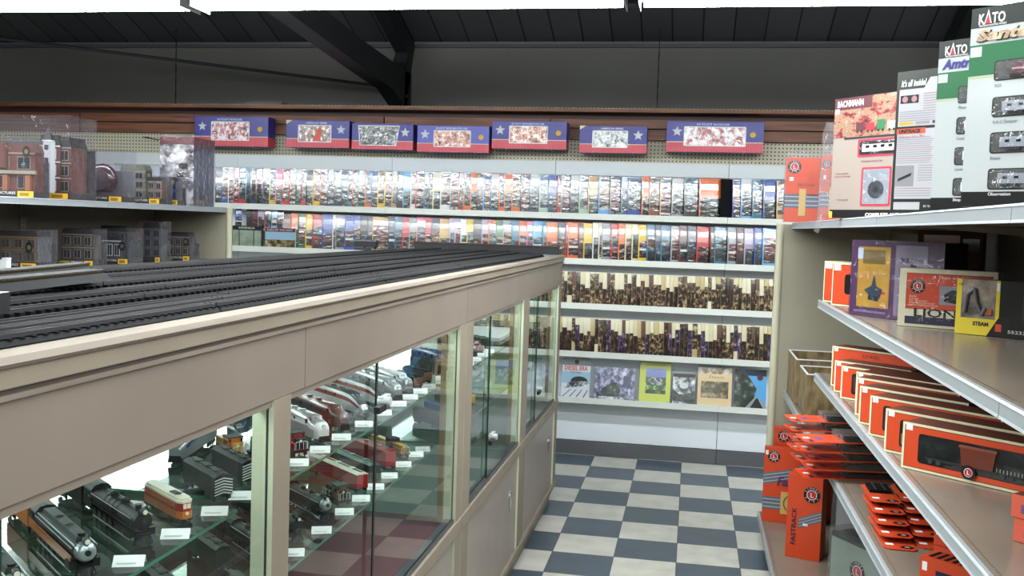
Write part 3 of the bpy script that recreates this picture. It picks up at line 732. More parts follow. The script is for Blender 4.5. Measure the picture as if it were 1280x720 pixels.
# track lengths on the worktop -----------------------------------------------
RAILM = mat('dull rail', '#38383a', .6, spec=.15); TIE = mat('tie black', '#101113', .7, spec=.1); BALL = mat('roadbed grey', '#191a1d', .7, spec=.1)
def track_proto(L, kind):
    o = thing('track_section', 'x', 'track')
    t = MB(); n = int(L / .021)
    if kind == 0:
        for i in range(n): t.box(-.019, .019, i * L / n + .003, i * L / n + .0125, 0, .008, TIE)
    else:
        t.prism([(-.021, 0), (.021, 0), (.015, .006), (-.015, .006)], 'y', 0, L, BALL)
        for i in range(n): t.box(-.017, .017, i * L / n + .004, i * L / n + .012, .006, .0078, TIE)
    t.build('ties', o)
    b = .008 if kind == 0 else .0078
    for x in (-.010, 0, .010) if kind else (-.011, .011):
        MB().box(x - .0012, x + .0012, 0, L, b, b + .0055, RAILM).build('rail', o)
    return o
protos = [track_proto(.9, 0), track_proto(.9, 1)]
ncol = 19; first = [True, True]
for c in range(ncol):
    x = CX - .045 - c * .0436
    k = 1 if c in (0, 1, 4, 7, 12) or c > 14 else 0
    n = 6 if c % 2 else 5; y = .62 + (c % 3) * .11
    if c in (3, 5, 8, 9, 11, 14):
        tag(MB().box(x - .017, x + .017, .6, 5.6, 1.4565, 1.4665, TIE).build('packing_strip'), f'black packing strip under the {ordn(c + 1)} column of track lengths counted from the front edge', 'strip', 'packing strips under the track lengths')
    while y + .9 < 5.64:
        lab = 'black track length lying among the many parallel lengths covering the worktop'
        if c == 0: lab = 'grey bedded track length lying along the worn front edge of the worktop'
        o = protos[k] if first[k] else copy_tree(protos[k]); first[k] = False
        o['label'] = lab; o['group'] = 'track lengths on the worktop' if c else 'track lengths along the worktop edge'
        o.location = (x, y, 1.4582 + (.0085 if c in (3, 5, 8, 9, 11, 14) else 0) + (.0002 * (c % 2))); y += .905
# two curved bedded tracks lying on top at the left
def arc_track(name, pts, lab, col):
    o = thing(name, lab, 'track', (0, 0, 0)); m = MB(); hw = .03
    P = [Vector(p) for p in pts]; secs = []
    for i, p in enumerate(P):
        d = (P[min(i + 1, len(P) - 1)] - P[max(i - 1, 0)]).normalized(); s = Vector((0, 0, 1)).cross(d).normalized()
        secs.append([p + s * hw, p + s * hw * .6 + Vector((0, 0, .013)), p - s * hw * .6 + Vector((0, 0, .013)), p - s * hw, p + s * hw])
    m.loft(secs, lambda i, j: BALL if j != 1 else TIE, sm=False); m.build('roadbed', o)
    t = MB()
    for i in range(len(P) - 1):
        for k in range(5):
            q = P[i].lerp(P[i + 1], k / 5); d = (P[i + 1] - P[i]).normalized(); s = Vector((0, 0, 1)).cross(d).normalized(); z = Vector((0, 0, .0131)); e = d * .005
            a = [q - s * .017 - e, q + s * .017 - e, q + s * .017 + e, q - s * .017 + e]
            t.add([v + z for v in a] + [v + z * 1.25 for v in a], [(4, 5, 6, 7), (0, 1, 5, 4), (2, 3, 7, 6)], col)
    t.build('ties', o)
    for sgn in (-1, 0, 1):
        r = MB(); r.tube([p + Vector((0, 0, .018)) + Vector((0, 0, 1)).cross((P[min(i + 1, len(P) - 1)] - P[max(i - 1, 0)]).normalized()) * (.012 * sgn) for i, p in enumerate(P)], .0022, RAILM, 6); r.build('rail', o)
    return o
arc_track('curved_track', [(-1.06 + .10 * (1 - (t / 9) ** 2) - .06, .95 + t * .085, 1.487 + .003 * math.sin(t / 9 * 3.1)) for t in range(10)], 'nearer of two bedded curved tracks lying on top of the track lengths', mat('brass tie', '#5e5238', .7, spec=.1))
arc_track('curved_track', [(-1.27 + .10 * (1 - (t / 9) ** 2) - .02, 1.12 + t * .09, 1.487) for t in range(10)], 'farther of two bedded curved tracks lying on top of the track lengths', mat('brass tie', '#6e6146'))
o = thing('small_carton', 'white topped black carton on the track lengths at the left picture edge', 'box', (-.802, .98, 1.4885), 10)
MB().box(-.12, 0, 0, .1, 0, .026, DARK, (DARK, PAPER, DARK, DARK, DARK, DARK)).build('carton', o, bevel=.001); MB().box(-.1, -.02, .02, .08, .0262, .0266, mat('pale blue print', '#b8bccc', .5)).build('label_sticker', o)
# dark board across the far end and a small black hopper on the tracks
o = thing('end_board', 'long dark board with brown top edge across the far end of the worktop', 'board', (-1.62, 5.645, 1.4575))
MB().box(0, .86, 0, .05, 0, .04, DARK).build('board', o, bevel=.002); MB().box(-.002, .862, -.004, .054, .0402, .0475, WOODD).build('cap_strip', o)

# ------------------------------------------------------------------ model trains
SILV = mat('model silver', '#aab0b6', .28, metal=.6); MBLK = mat('model black', '#101215', .5); MGRY = mat('model dark grey', '#2e3135', .55); MRED = mat('model red', '#9c1f22', .35, coat=.4)
MORG = mat('model orange', '#c9702a', .4, coat=.3); MCRM = mat('model cream', '#d9d3c0', .4, coat=.3); MMAR = mat('model maroon', '#5a2a2c', .35, coat=.5); MBLU = mat('model blue', '#1f4a8f', .35, coat=.4); MYEL = mat('model yellow', '#c8962a', .4, coat=.3)
MGRN = mat('model grey green', '#5f7268', .4, coat=.3); MWHT = mat('model white', '#d6dadc', .35, coat=.3); WIN = mat('model window', '#1a222a', .12, coat=.6); LAMPM = mat('model lens', '#e8e4d0', .2, coat=.8); MOLV = mat('model dark green', '#27342e', .4, coat=.3)
HD = -41
def nose_at(x, y, L, ang=HD):     # thing origin is the tail end of the vehicle at rail height; returns origin
    d = Vector((math.cos(rad(ang)), math.sin(rad(ang)), 0)); p = Vector((x, y, 0)) - d * L; return p
def start(name, lab, cat, nose, L, z, grp, ang=HD):
    p = nose_at(nose[0], nose[1], L, ang); return thing(name, lab, cat, (p.x, p.y, z + .0006), ang, grp)
def trucks(o, xs, w=.024, m=None, r=.0085, n=2):
    for x in xs:
        t = MB(); mm = m or MGRY
        for s in (-1, 1):
            t.box(x - .032, x + .032, s * w - .002, s * w + .002, r * .7, r * 1.9, mm)
            for k in range(n):
                xx = x - .022 + .044 * k / max(1, n - 1); t.cyl((xx, s * (w - .003) - .0015, r), (xx, s * (w - .003) + .0015, r), r, mm, 12)
        t.box(x - .02, x + .02, -w, w, r * 1.2, r * 2, mm); t.build('truck', o)
def steam(lab, nose, z, grp, L=.38, TL=.22, body=MBLK, front=MGRY, skirt=None, tender=None, tender_top=None, s=.64, ang=HD, trim=None, streamlined=False):
    tot = (L + TL) * s; o = start('model_steam_engine', lab, 'model train', nose, tot, z, grp, ang); o.scale = (s, s, s)
    tender = tender or body; x0 = TL; W = .026
    # tender
    td = MB(); td.box(.004, TL - .016, -W, W, .02, .074, tender)
    if skirt: td.box(.0045, TL - .0165, -W - .0008, W + .0008, .034, .056, skirt)
    if tender_top: td.box(.004, TL * .55, -W, W, .0742, .079, tender_top)
    else: td.box(.012, TL * .5, -W + .006, W - .006, .0742, .078, MGRY)
    td.box(TL * .52, TL - .022, -W + .004, W - .004, .0742, .082, MBLK); tdo = td.build('tender', o, bevel=.0012)
    if trim: MB().rect(.03, .1, .045, .055, -W - .0012, trim).build('lettering_strip', tdo)
    trucks(tdo, (.035, TL - .05), w=W * .85); 
    # frame, cab, boiler
    MB().box(x0, x0 + L - .03, -.02, .02, .022, .032, MBLK).build('frame', o)
    cb = MB(); cb.box(x0, x0 + .062, -W, W, .03, .078, body); cb.prism([(-W - .002, .078), (W + .002, .078), (W * .7, .09), (0, .094), (-W * .7, .09)], 'x', x0 - .012, x0 + .066, MBLK)
    for sg in (-1, 1):
        cb.box(x0 + .012, x0 + .03, sg * W - .0006, sg * W + .0006, .056, .072, WIN); cb.box(x0 + .034, x0 + .052, sg * W - .0006, sg * W + .0006, .056, .072, WIN)
    cb.build('cab', o)
    bz = .060; R = .0235; xb = x0 + .062; xe = x0 + L - .028
    b = MB(); b.cyl((xb, 0, bz), (xb + .07, 0, bz), R * 1.08, body, 20, R, False); b.cyl((xb + .07, 0, bz), (xe, 0, bz), R, body, 20, R * .97)
    for k in range(5): b.cyl((xb + .05 + k * .03, 0, bz), (xb + .052 + k * .03, 0, bz), R * 1.04, MGRY, 20)
    b.build('boiler', o)
    f = MB(); f.cyl((xe, 0, bz), (xe + .012, 0, bz), R * .99, front, 20, R * .93)
    if front is SILV:
        f.ball((xe + .012, 0, bz), R * .95, SILV, 18, .62, 1, 1); f.cyl((xe + .022, 0, bz + .002), (xe + .031, 0, bz + .002), .0065, DARK, 12)
    else:
        f.cyl((xe + .012, 0, bz), (xe + .016, 0, bz), R * .72, front, 18); f.cyl((xe + .016, 0, bz), (xe + .02, 0, bz), .004, MGRY, 8)
    f.build('smokebox_front', o)
    MB().cyl((xe + .004, 0, bz + R + .003), (xe + .024, 0, bz + R + .003), .0075, MBLK, 12).cyl((xe + .0241, 0, bz + R + .003), (xe + .0246, 0, bz + R + .003), .006, LAMPM, 12).build('headlight', o)
    MB().cyl((xe - .02, 0, bz + R * .8), (xe - .02, 0, bz + R + .013), .007, MBLK, 12, .009).build('smokestack', o)
    for k in (.35, .62): MB().cyl((xb + (xe - xb) * k, 0, bz + R * .8), (xb + (xe - xb) * k, 0, bz + R + .006), .011, body, 14).ball((xb + (xe - xb) * k, 0, bz + R + .006), .011, body, 12, 1, 1, .45).build('dome', o)
    if streamlined:
        sk = MB()
        for sg in (-1, 1):
            sk.box(xb - .06, xe - .005, sg * (W + .001) - .001, sg * (W + .001) + .001, .03, .052, skirt or body)
            sk.box(xb, xe, sg * (W * .84) - .001, sg * (W * .84) + .001, bz + R * .62, bz + R * .62 + .003, MWHT)
        sk.build('side_skirt', o)
        MB().prism([(-.016, bz + R * .8), (.016, bz + R * .8), (.013, bz + R + .007), (-.013, bz + R + .007)], 'x', xb + .02, xe - .01, MGRY).build('skyline_casing', o)
    rb = MB()
    for sg in (-1, 1):
        rb.box(xb, xe + .004, sg * .021 - .007, sg * .021 + .007, .045, .0475, MBLK); rb.tube([(xb, sg * (R + .004), bz + .010), (xe, sg * (R + .004), bz + .010)], .0011, SILV, 5)
        rb.box(xe - .03, xe + .004, sg * .0255 - .008, sg * .0255 + .008, .022, .040, MBLK)
    rb.build('running_board', o)
    for k in range(4):
        xx = xb + .02 + k * .037; wv = MB()
        for sg in (-1, 1): wv.cyl((xx, sg * .022 - .002, .0165), (xx, sg * .022 + .002, .0165), .0165, MBLK, 16); wv.cyl((xx, sg * .0245 - .0004, .0165), (xx, sg * .0245 + .0004, .0165), .013, MGRY, 14)
        wv.cyl((xx, -.022, .0165), (xx, .022, .0165), .003, MGRY, 6); wv.build('wheelset', o)
    rd = MB()
    for sg in (-1, 1): rd.box(xb + .015, xe - .01, sg * .0262 - .0008, sg * .0262 + .0008, .013, .0165, SILV)
    rd.build('side_rod', o)
    pl = MB(); pl.prism([(-.024, .004), (.024, .004), (.016, .030), (-.016, .030)], 'x', xe + .004, xe + .014, MBLK)
    pl.add([(xe + .014, -.024, .004), (xe + .028, 0, .004), (xe + .014, .024, .004), (xe + .016, -.012, .026), (xe + .02, 0, .026), (xe + .016, .012, .026)], [(0, 1, 4, 3), (1, 2, 5, 4), (3, 4, 5), (0, 2, 1)], MBLK)
    for sg in (-1, 1): pl.cyl((xe + .012, sg * .016 - .0015, .0085), (xe + .012, sg * .016 + .0015, .0085), .0085, MGRY, 10)
    pl.build('pilot', o)
    return o
def cabunit(lab, nose, z, grp, L=.30, body=SILV, roof=None, stripe=None, face=None, s=.82, ang=HD, bullet=False, nm='model_diesel'):
    o = start(nm, lab, 'model train', nose, L * s, z, grp, ang); o.scale = (s, s, s)
    roof = roof or body; W = .026; H = .082; zb = .018
    def sec(x, w, top, drop=0):
        return [(x, -w, zb), (x, -w, zb + (top - zb) * .30), (x, -w, zb + (top - zb) * .5), (x, -w, zb + (top - zb) * .72), (x, -w * .86, zb + (top - zb) * .9), (x, -w * .45, top), (x, w * .45, top), (x, w * .86, zb + (top - zb) * .9), (x, w, zb + (top - zb) * .72), (x, w, zb + (top - zb) * .5), (x, w, zb + (top - zb) * .30), (x, w, zb)]
    if bullet: S = [sec(.002, W, H), sec(L * .72, W, H), sec(L * .82, W * .97, H * .95), sec(L * .9, W * .88, H * .78), sec(L * .96, W * .7, H * .56), sec(L, W * .42, H * .38)]
    else: S = [sec(.002, W, H), sec(L - .075, W, H), sec(L - .058, W, H), sec(L - .048, W * .98, H * .86), sec(L - .022, W * .92, H * .80), sec(L - .008, W * .78, H * .72), sec(L, W * .55, H * .58)]
    ns = len(S)
    def mf(i, j):
        if i >= ns - (3 if not bullet else 2): return face or body
        if j in (4, 5, 6): return roof
        if stripe and j in (2, 8): return stripe
        return body
    MB().loft(S, mf).build('body_shell', o, merge=True)
    ws = MB()
    if bullet:
        for sg in (-1, 1): ws.add([(L * .83, sg * W * .25, H * .955), (L * .895, sg * W * .22, H * .81), (L * .895, sg * W * .78, H * .70), (L * .83, sg * W * .84, H * .84)], [(0, 1, 2, 3)], WIN)
    else:
        for sg in (-1, 1): ws.add([(L - .0475, sg * .003, H * .872), (L - .0475, sg * W * .82, H * .80), (L - .0568, sg * W * .86, H * .92), (L - .0575, sg * .003, H * .975)], [(0, 1, 2, 3)], WIN); ws.box(L - .075, L - .06, sg * (W + .0004) - .0004, sg * (W + .0004) + .0004, .056, .07, WIN)
    ws.build('windshield', o)
    if not bullet:
        MB().cyl((L - .012, 0, H * .66), (L - .001, 0, H * .66), .006, SILV, 12).cyl((L - .001, 0, H * .66), (L - .0004, 0, H * .66), .0045, LAMPM, 12).build('headlight', o)
        MB().prism([(-W * .75, .008), (W * .75, .008), (W * .6, .026), (-W * .6, .026)], 'x', L - .012, L + .002, MBLK).build('pilot', o)
    rv = MB()
    for k in range(4): rv.cyl((L * (.15 + .15 * k), 0, H), (L * (.15 + .15 * k), 0, H + .004), .010, roof, 12)
    rv.build('roof_fan', o)
    pw = MB()
    for sg in (-1, 1):
        for k in range(3): pw.cyl((L * (.25 + .17 * k), sg * W - .0006, .06), (L * (.25 + .17 * k), sg * W + .0006, .06), .006, WIN, 10)
    pw.build('porthole', o)
    MB().box(L * .38, L * .58, -W * .8, W * .8, .008, .018, MBLK).build('fuel_tank', o); trucks(o, (.05, L - .075), W * .92, n=3)
    return o
def hood(lab, nose, z, grp, L=.22, body=MBLK, cab=None, stripe=None, rails=MWHT, s=.64, ang=HD, cabpos=.55, deck=MBLK, nose_in=.02):
    o = start('model_switcher', lab, 'model train', nose, L * s, z, grp, ang); o.scale = (s, s, s); W = .027; cab = cab or body
    MB().box(.002, L - .002, -W, W, .020, .028, deck).build('frame', o)
    a = L * cabpos; h = MB(); h.box(.02, a, -W * .62, W * .62, .028, .068, body); h.box(a + .05, L - nose_in, -W * .62, W * .62, .028, .066, body)
    for k in range(6): h.box(.03 + k * .014, .033 + k * .014, -W * .63, W * .63, .034, .06, MGRY)
    ho = h.build('hood', o, bevel=.002)
    c = MB(); c.box(a, a + .05, -W, W, .028, .082, cab); c.box(a - .002, a + .052, -W - .001, W + .001, .082, .086, MGRY)
    for sg in (-1, 1): c.box(a + .008, a + .022, sg * W - .0006, sg * W + .0006, .058, .074, WIN); c.box(a + .028, a + .042, sg * W - .0006, sg * W + .0006, .058, .074, WIN); c.box(a + .0495, a + .0508, sg * W * .8 - .004, sg * W * .8 + .004, .068, .079, WIN)
    c.build('cab', o)
    if stripe:
        st = MB(); xx = L - nose_in + .0006
        for sg in (-1, 1):
            for k in range(5): st.quad((xx, 0, .034 + k * .007), (xx, sg * W * .62, .028 + k * .007), (xx, sg * W * .62, .031 + k * .007), (xx, 0, .037 + k * .007), stripe)
            for k in range(4): st.quad((L - .0012, sg * .004, .021), (L - .0012, sg * .02, .021), (L - .0012, sg * .024, .027), (L - .0012, sg * .008, .027), stripe)
        st.build('chevron_stripes', ho)
    MB().cyl((L - nose_in, 0, .058), (L - nose_in + .004, 0, .058), .005, LAMPM, 10).build('headlight', o)
    r = MB()
    for sg in (-1, 1):
        r.tube([(.01, sg * (W - .001), .052), (L - .008, sg * (W - .001), .052)], .0009, rails, 5)
        for k in range(6): xx = .01 + (L - .018) * k / 5; r.tube([(xx, sg * (W - .001), .028), (xx, sg * (W - .001), .052)], .0009, rails, 5)
        r.tube([(L - .006, sg * .008, .022), (L - .006, sg * .008, .058), (L - .006, sg * .022, .056), (L - .006, sg * .022, .022)], .0011, rails, 5)
    r.build('handrail', o)
    MB().cyl((.06, 0, .068), (.06, 0, .076), .006, MBLK, 10).build('exhaust_stack', o)
    MB().box(L * .4, L * .58, -W * .8, W * .8, .008, .02, MBLK).build('fuel_tank', o); trucks(o, (.045, L - .045), W * .9)
    return o
def boxcar(lab, nose, z, grp, L=.24, body=MBLK, roof=None, stripe=None, H=.082, s=.7, ang=HD, nm='model_rail_car', windows=False, chev=None):
    o = start(nm, lab, 'model train', nose, L * s, z, grp, ang); o.scale = (s, s, s); W = .026
    b = MB(); b.box(.004, L - .004, -W, W, .018, H - .008, body); b.prism([(-W - .001, H - .008), (W + .001, H - .008), (W * .5, H), (-W * .5, H)], 'x', .003, L - .003, roof or body)
    if stripe: b.box(.0035, L - .0035, -W - .0007, W + .0007, .028, .04, stripe)
    bo = b.build('body_shell', o, bevel=.001)
    if windows:
        w = MB()
        for k in range(8):
            xx = .02 + (L - .05) * k / 8
            for sg in (-1, 1): w.box(xx, xx + .014, sg * W - .0009, sg * W + .0009, .046, .062, WIN)
        w.box(L - .0045, L - .003, -.018, -.003, .048, .062, MWHT); w.box(L - .0045, L - .003, .003, .018, .048, .062, MWHT); w.build('window_band', bo)
    if chev:
        st = MB()
        for sg in (-1, 1):
            for k in range(6): st.quad((L - .0034, 0, .026 + k * .008), (L - .0034, sg * W, .019 + k * .008), (L - .0034, sg * W, .0225 + k * .008), (L - .0034, 0, .0295 + k * .008), chev)
        st.build('chevron_stripes', bo)
    rw = MB().box(.01, L - .01, -.006, .006, H, H + .0015, MGRY)
    for k in range(3): rw.box(L * (.2 + .28 * k), L * (.2 + .28 * k) + .02, -.012, .012, H - .002, H + .003, roof or body)
    rw.build('roof_walk', o)
    MB().box(L - .004, L + .004, -.004, .004, .016, .024, MBLK).build('coupler', o)
    trucks(o, (.045, L - .045), W * .9)
    return o
def trolley(lab, nose, z, grp, L=.27):
    o = start('model_trolley', lab, 'model train', nose, L * .62, z, grp, -37); o.scale = (.62,) * 3; W = .024; H = .078
    pts = lambda k: [(.012 * k, -W * (1 - .35 * k)), (.012 * k, W * (1 - .35 * k))]
    b = MB(); outl = [(0.003, -W * .55), (.02, -W), (L - .02, -W), (L - .002, -W * .55), (L - .002, W * .55), (L - .02, W), (.02, W), (.003, W * .55)]
    b.prism(outl, 'z', .014, .036, MORG); b.prism([(x, y * .99) for x, y in outl], 'z', .0361, .041, MRED); b.prism([(x, y * .985) for x, y in outl], 'z', .0411, .060, MRED)
    bo = b.build('body_shell', o)
    rf = MB(); rf.prism(outl, 'z', .0601, .066, MCRM); rf.prism([(L / 2 + (x - L / 2) * .96, y * .8) for x, y in outl], 'z', .0661, .073, MCRM); rf.build('roof', o, bevel=.001)
    w = MB()
    for k in range(13):
        for sg in (-1, 1): w.box(.026 + k * .0165, .038 + k * .0165, sg * W * .986 - .0006, sg * W * .986 + .0006, .044, .057, MORG)
    for a, c in ((-.011, -.001), (.001, .011)): w.box(L - .0028, L - .0012, a, c, .044, .058, LAMPM)
    w.build('window_band', bo)
    MB().box(L * .62, L * .78, -.009, .009, .0731, .076, MGRY).tube([(L * .72, 0, .076), (L * .9, 0, .086)], .001, MBLK, 5).build('trolley_pole', o)
    MB().cyl((L - .003, 0, .03), (L + .001, 0, .03), .005, LAMPM, 10).build('headlight', o); trucks(o, (.045, L - .045), W * .85)
    return o
ZU, ZL = 1.06, .858
GU, GL = 'model trains on the upper glass shelf', 'model trains on the lower glass shelf'
N = -.875
steam('streamlined black and orange steam engine with a silver nose and white roofed tender', (N, 1.325), ZU, GU, .39, .23, MGRY, SILV, MORG, MORG, MWHT, streamlined=True, s=.68, ang=-40)
steam('dark green grey streamlined steam engine at the bottom left corner', (N - .01, 1.18), ZU, GU, .39, .23, MOLV, SILV, MOLV, MOLV, streamlined=True, s=.68, ang=-40)
steam('black steam engine and tender between the silver nosed engine and the orange trolley', (N, 1.485), ZU, GU, .37, .22, MBLK, MBLK, trim=GOLD, s=.68, ang=-38)
trolley('orange and red trolley with a cream roof', (N, 1.622), ZU, GU)
cabunit('blue and silver diesel at the back of the upper shelf, reflected in the glass', (-1.11, 2.0), ZU, GU, .3, SILV, MBLU, MBLU, SILV, s=.8, ang=-80)
boxcar('black boxy engine with white chevrons on its end, nearer of two', (N, 1.765), ZU, GU, .25, MBLK, MGRY, chev=MWHT, nm='model_switcher', H=.078)
boxcar('black boxy engine with white chevrons, behind its twin and beside the pale post', (N, 1.885), ZU, GU, .24, MBLK, MBLK, chev=MWHT, nm='model_switcher', H=.078)
hood('orange and yellow topped engine half hidden by the pale post', (-.985, 2.062), ZU, GU, .2, MYEL, MORG)
hood('red switcher with white handrails, nearest the pale post', (N, 2.03), ZU, GU, .23, MRED, MBLK, rails=MWHT, cabpos=.2, nose_in=.012)
hood('red switcher with white handrails, beside the silver diesel', (N, 2.155), ZU, GU, .25, MBLK, MRED, rails=MWHT, cabpos=.66, nose_in=.012)
cabunit('silver streamlined diesel with a red and white face', (N, 2.295), ZU, GU, .36, SILV, SILV, MWHT, MWHT)
cabunit('maroon streamlined diesel behind the silver one', (N, 2.44), ZU, GU, .44, MMAR, MMAR, MBLK, MMAR)
cabunit('grey bullet nosed train with a red stripe left of the lock', (N - .01, 2.64), ZU, GU, .42, MWHT, MGRY, MRED, SILV, bullet=True, nm='model_express_engine')
cabunit('grey bullet nosed train with a red stripe behind the lock', (N, 2.79), ZU, GU, .42, MWHT, MGRY, MRED, MWHT, bullet=True, nm='model_express_engine')
cabunit('plain silver diesel right of the lock, nearer of two', (N, 2.92), ZU, GU, .42, SILV)
cabunit('plain silver diesel right of the lock, farther of two', (N, 3.04), ZU, GU, .38, SILV, MWHT)
boxcar('small car with red and white chevrons on its end, nearer of two', (N, 3.15), ZU, GU, .2, MBLK, MBLK, chev=mat('model salmon', '#c98a78', .4), H=.07)
boxcar('small car with red and white chevrons on its end, farther of two', (N, 3.27), ZU, GU, .2, MBLK, MBLK, chev=mat('model salmon', '#c98a78', .4), H=.07)
cabunit('blue nosed diesel with a white brow at the back of the upper shelf', (-1.22, 2.62), ZU, GU, .2, MBLU, SILV, MWHT, MBLU)
# lower shelf, middle unit
steam('black steam engine low on the near end of the lower shelf', (N, 1.99), ZL, GL, .34, .2, MBLK, MBLK)
steam('black steam engine on the lower shelf below the red switchers', (N, 2.15), ZL, GL, .36, .21, MBLK, MGRY)
steam('black steam engine with a silver smokebox on the lower shelf', (N, 2.33), ZL, GL, .37, .21, MBLK, SILV)
hood('small black and gold engine on the lower shelf beside the silver smokebox', (N, 2.46), ZL, GL, .16, MBLK, mat('model bronze', '#6a5330', .4))
boxcar('long cream topped red rail car on the lower shelf', (N, 2.6), ZL, GL, .42, MRED, MCRM, nm='model_rail_car')
boxcar('grey green rail car on the lower shelf beside the cream topped one', (N, 2.71), ZL, GL, .4, MOLV, MGRN)
boxcar('tall red boxcar on the lower shelf', (N, 2.86), ZL, GL, .42, MRED, MRED, H=.095)
hood('black and yellow engine with an orange cab end on the lower shelf', (N, 3.02), ZL, GL, .34, MYEL, MBLK, stripe=MORG)
# near unit, lower shelf
boxcar('dark rail car on the lower shelf beside the pale post', (-.95, 1.92), ZL, GL, .24, MOLV, MBLK)
boxcar('dark hopper on the lower shelf under the glass edge', (-.95, 1.72), ZL, GL, .22, MBLK, MGRY, H=.07)
boxcar('dark rail car on the lower shelf in front of the dark hopper', (-.95, 1.55), ZL, GL, .22, MOLV, MOLV, H=.07)
# far unit
FB = [(MBLK, MBLK, 'black'), (MBLU, MBLU, 'blue'), (MOLV, MBLK, 'dark green'), (MYEL, MOLV, 'dull yellow'), (MBLK, MGRY, 'grey roofed black'), (MRED, MWHT, 'white roofed red'), (MOLV, MGRN, 'grey green')]
GF = 'model trains in the far cabinet'
for i, (a, b, nm) in enumerate(FB):
    y = 3.46 + i * .135
    f = (boxcar, cabunit, hood)[i % 3]
    if f is boxcar: boxcar(f'{nm} rail car on the upper shelf of the far cabinet', (N, y), ZU, GF, .27, a, b)
    elif f is cabunit: cabunit(f'{nm} diesel on the upper shelf of the far cabinet', (N, y), ZU, GF, .3, a, b)
    else: hood(f'{nm} switcher on the upper shelf of the far cabinet', (N, y), ZU, GF, .24, a, b)
for i, (a, b, nm) in enumerate(FB[:4]):
    y = 3.50 + i * .16
    boxcar(f'{nm} rail car on the lower shelf of the far cabinet', (N, y), ZL, GF, .26, a, b)
steam('black steam engine lengthways at the back of the far cabinet', (-1.36, 3.5), ZU, GF, .3, .17, ang=-90)
steam('dark steam engine lengthways at the back of the far cabinet beyond the black one', (-1.36, 4.1), ZU, GF, .3, .17, MOLV, MGRY, ang=-90)
# price cards along the front edge of the glass shelves
def card(x, y, z, lab, rz=-70):
    o = thing('price_card', lab, 'price card', (x, y, z + .0006), rz + 90, 'white price cards')
    m = MB(); m.add([(-.024, -.012, 0), (.024, -.012, 0), (.024, .004, .014), (-.024, .004, .014), (-.024, .012, 0), (.024, .012, 0)], [(0, 1, 2, 3), (3, 2, 5, 4)], PAPER)
    m.add([(-.018, -.0092, .0036), (.012, -.0092, .0036), (.012, -.0072, .0054), (-.018, -.0072, .0054)], [(0, 1, 2, 3)], mat('card print', '#b4b6bb', .6))
    m.build('folded_card', o)
CARDS = [(1.405, 'between the silver nosed engine and the black steam engine'), (1.548, 'in front of the trolley nose'), (1.69, 'between the trolley and the chevron engine'), (1.80, 'in front of the second chevron engine'),
         (1.965, 'in front of the nearest red switcher'), (2.085, 'between the two red switchers'), (2.22, 'between the red switcher and silver diesel'), (2.365, 'between the silver and maroon diesels'), (2.54, 'in front of the left bullet nosed train'), (2.71, 'under the chrome lock'), (2.86, 'in front of the nearer plain silver diesel'), (2.985, 'in front of the farther plain silver diesel'), (3.10, 'in front of the nearer salmon chevron car'), (3.205, 'in front of the farther salmon chevron car')]
for y, l in CARDS: card(-.856, y, ZU, 'white price card ' + l)
CL = [(2.07, 'below the red switchers'), (2.24, 'before the silver smokebox engine'), (2.40, 'before the small gold engine'), (2.53, 'before the cream topped car'), (2.655, 'before the grey green car'), (2.785, 'before the tall red boxcar'), (2.93, 'before the yellow engine'), (3.07, 'right of the yellow engine'), (3.15, 'farthest right')]
for y, l in CL: card(-.856, y, ZL, 'white price card on the lower shelf ' + l)
for i in range(7): card(-.856, 3.39 + i * .135, ZU, f'white price card before the {FB[i][2]} model on the far cabinet upper shelf')
o = thing('white_tray', 'white flat tray on the upper shelf of the far cabinet', 'tray', (-1.25, 4.62, ZU + .0006))
MB().box(0, .36, 0, .5, 0, .006, PAPER).build('tray_base', o); tl = MB(); tl.box(0, .36, 0, .006, .0062, .016, PAPER).box(0, .36, .494, .5, .0062, .016, PAPER).box(0, .006, .006, .494, .0062, .016, PAPER).box(.354, .36, .006, .494, .0062, .016, PAPER); tl.build('tray_rim', o)
boxcar('small black hopper standing on the tracks near the far dark board', (-1.42, 4.35), 1.4855, 'loose cars on the worktop', .16, MBLK, MBLK, H=.06, ang=0)
# ------------------------------------------------------------------ right gondola
GX, GB = .5, .99
rg = thing('gondola_shelving', 'tan and grey shop shelving along the right of the aisle', 'shelving', (0, 0, 0), 0)
bays = [.5, 1.72, 2.92, 4.12, 5.35]
def shelf(par, y0, y1, z, xf=GX, xb=GB, sgn=1, deckm=DECK, brk=True):
    """sgn=1: front faces -X (right gondola); -1: front faces +X"""
    def X(d): return xf + sgn * d
    m = MB(); a, b = sorted((X(.012), xb)); m.box(a, b, y0 + .001, y1 - .001, z - .022, z, deckm); so = m.build('shelf', par)
    p = MB(); pr = [(X(.0118), z), (X(.004), z), (X(0), z - .004), (X(.002), z - .006), (X(.002), z - .026), (X(0), z - .031), (X(.0118), z - .031)]
    p.prism(pr, 'y', y0 + .0015, y1 - .0015, STEEL); p.build('price_channel', so)
    h = MB(); hx0, hx1 = sorted((X(.022), X(.026)))
    n = int((y1 - y0) / .0127)
    for i in range(n): h.box(hx0, hx1, y0 + .01 + i * .0127, y0 + .014 + i * .0127, z + .0001, z + .0005, mat('slot dark', '#4a4138', .7))
    h.build('slot_row', so)
    if brk:
        for y in (y0 + .006, y1 - .01):
            k = MB()
            pts = [(X(.06), z - .024), (xb, z - .024), (xb, z - .10), (X(.38), z - .045)]
            k.prism(pts, 'y', y, y + .004, mat('bracket tan', '#8d8676', .45))
            k.build('bracket', so)
    return so
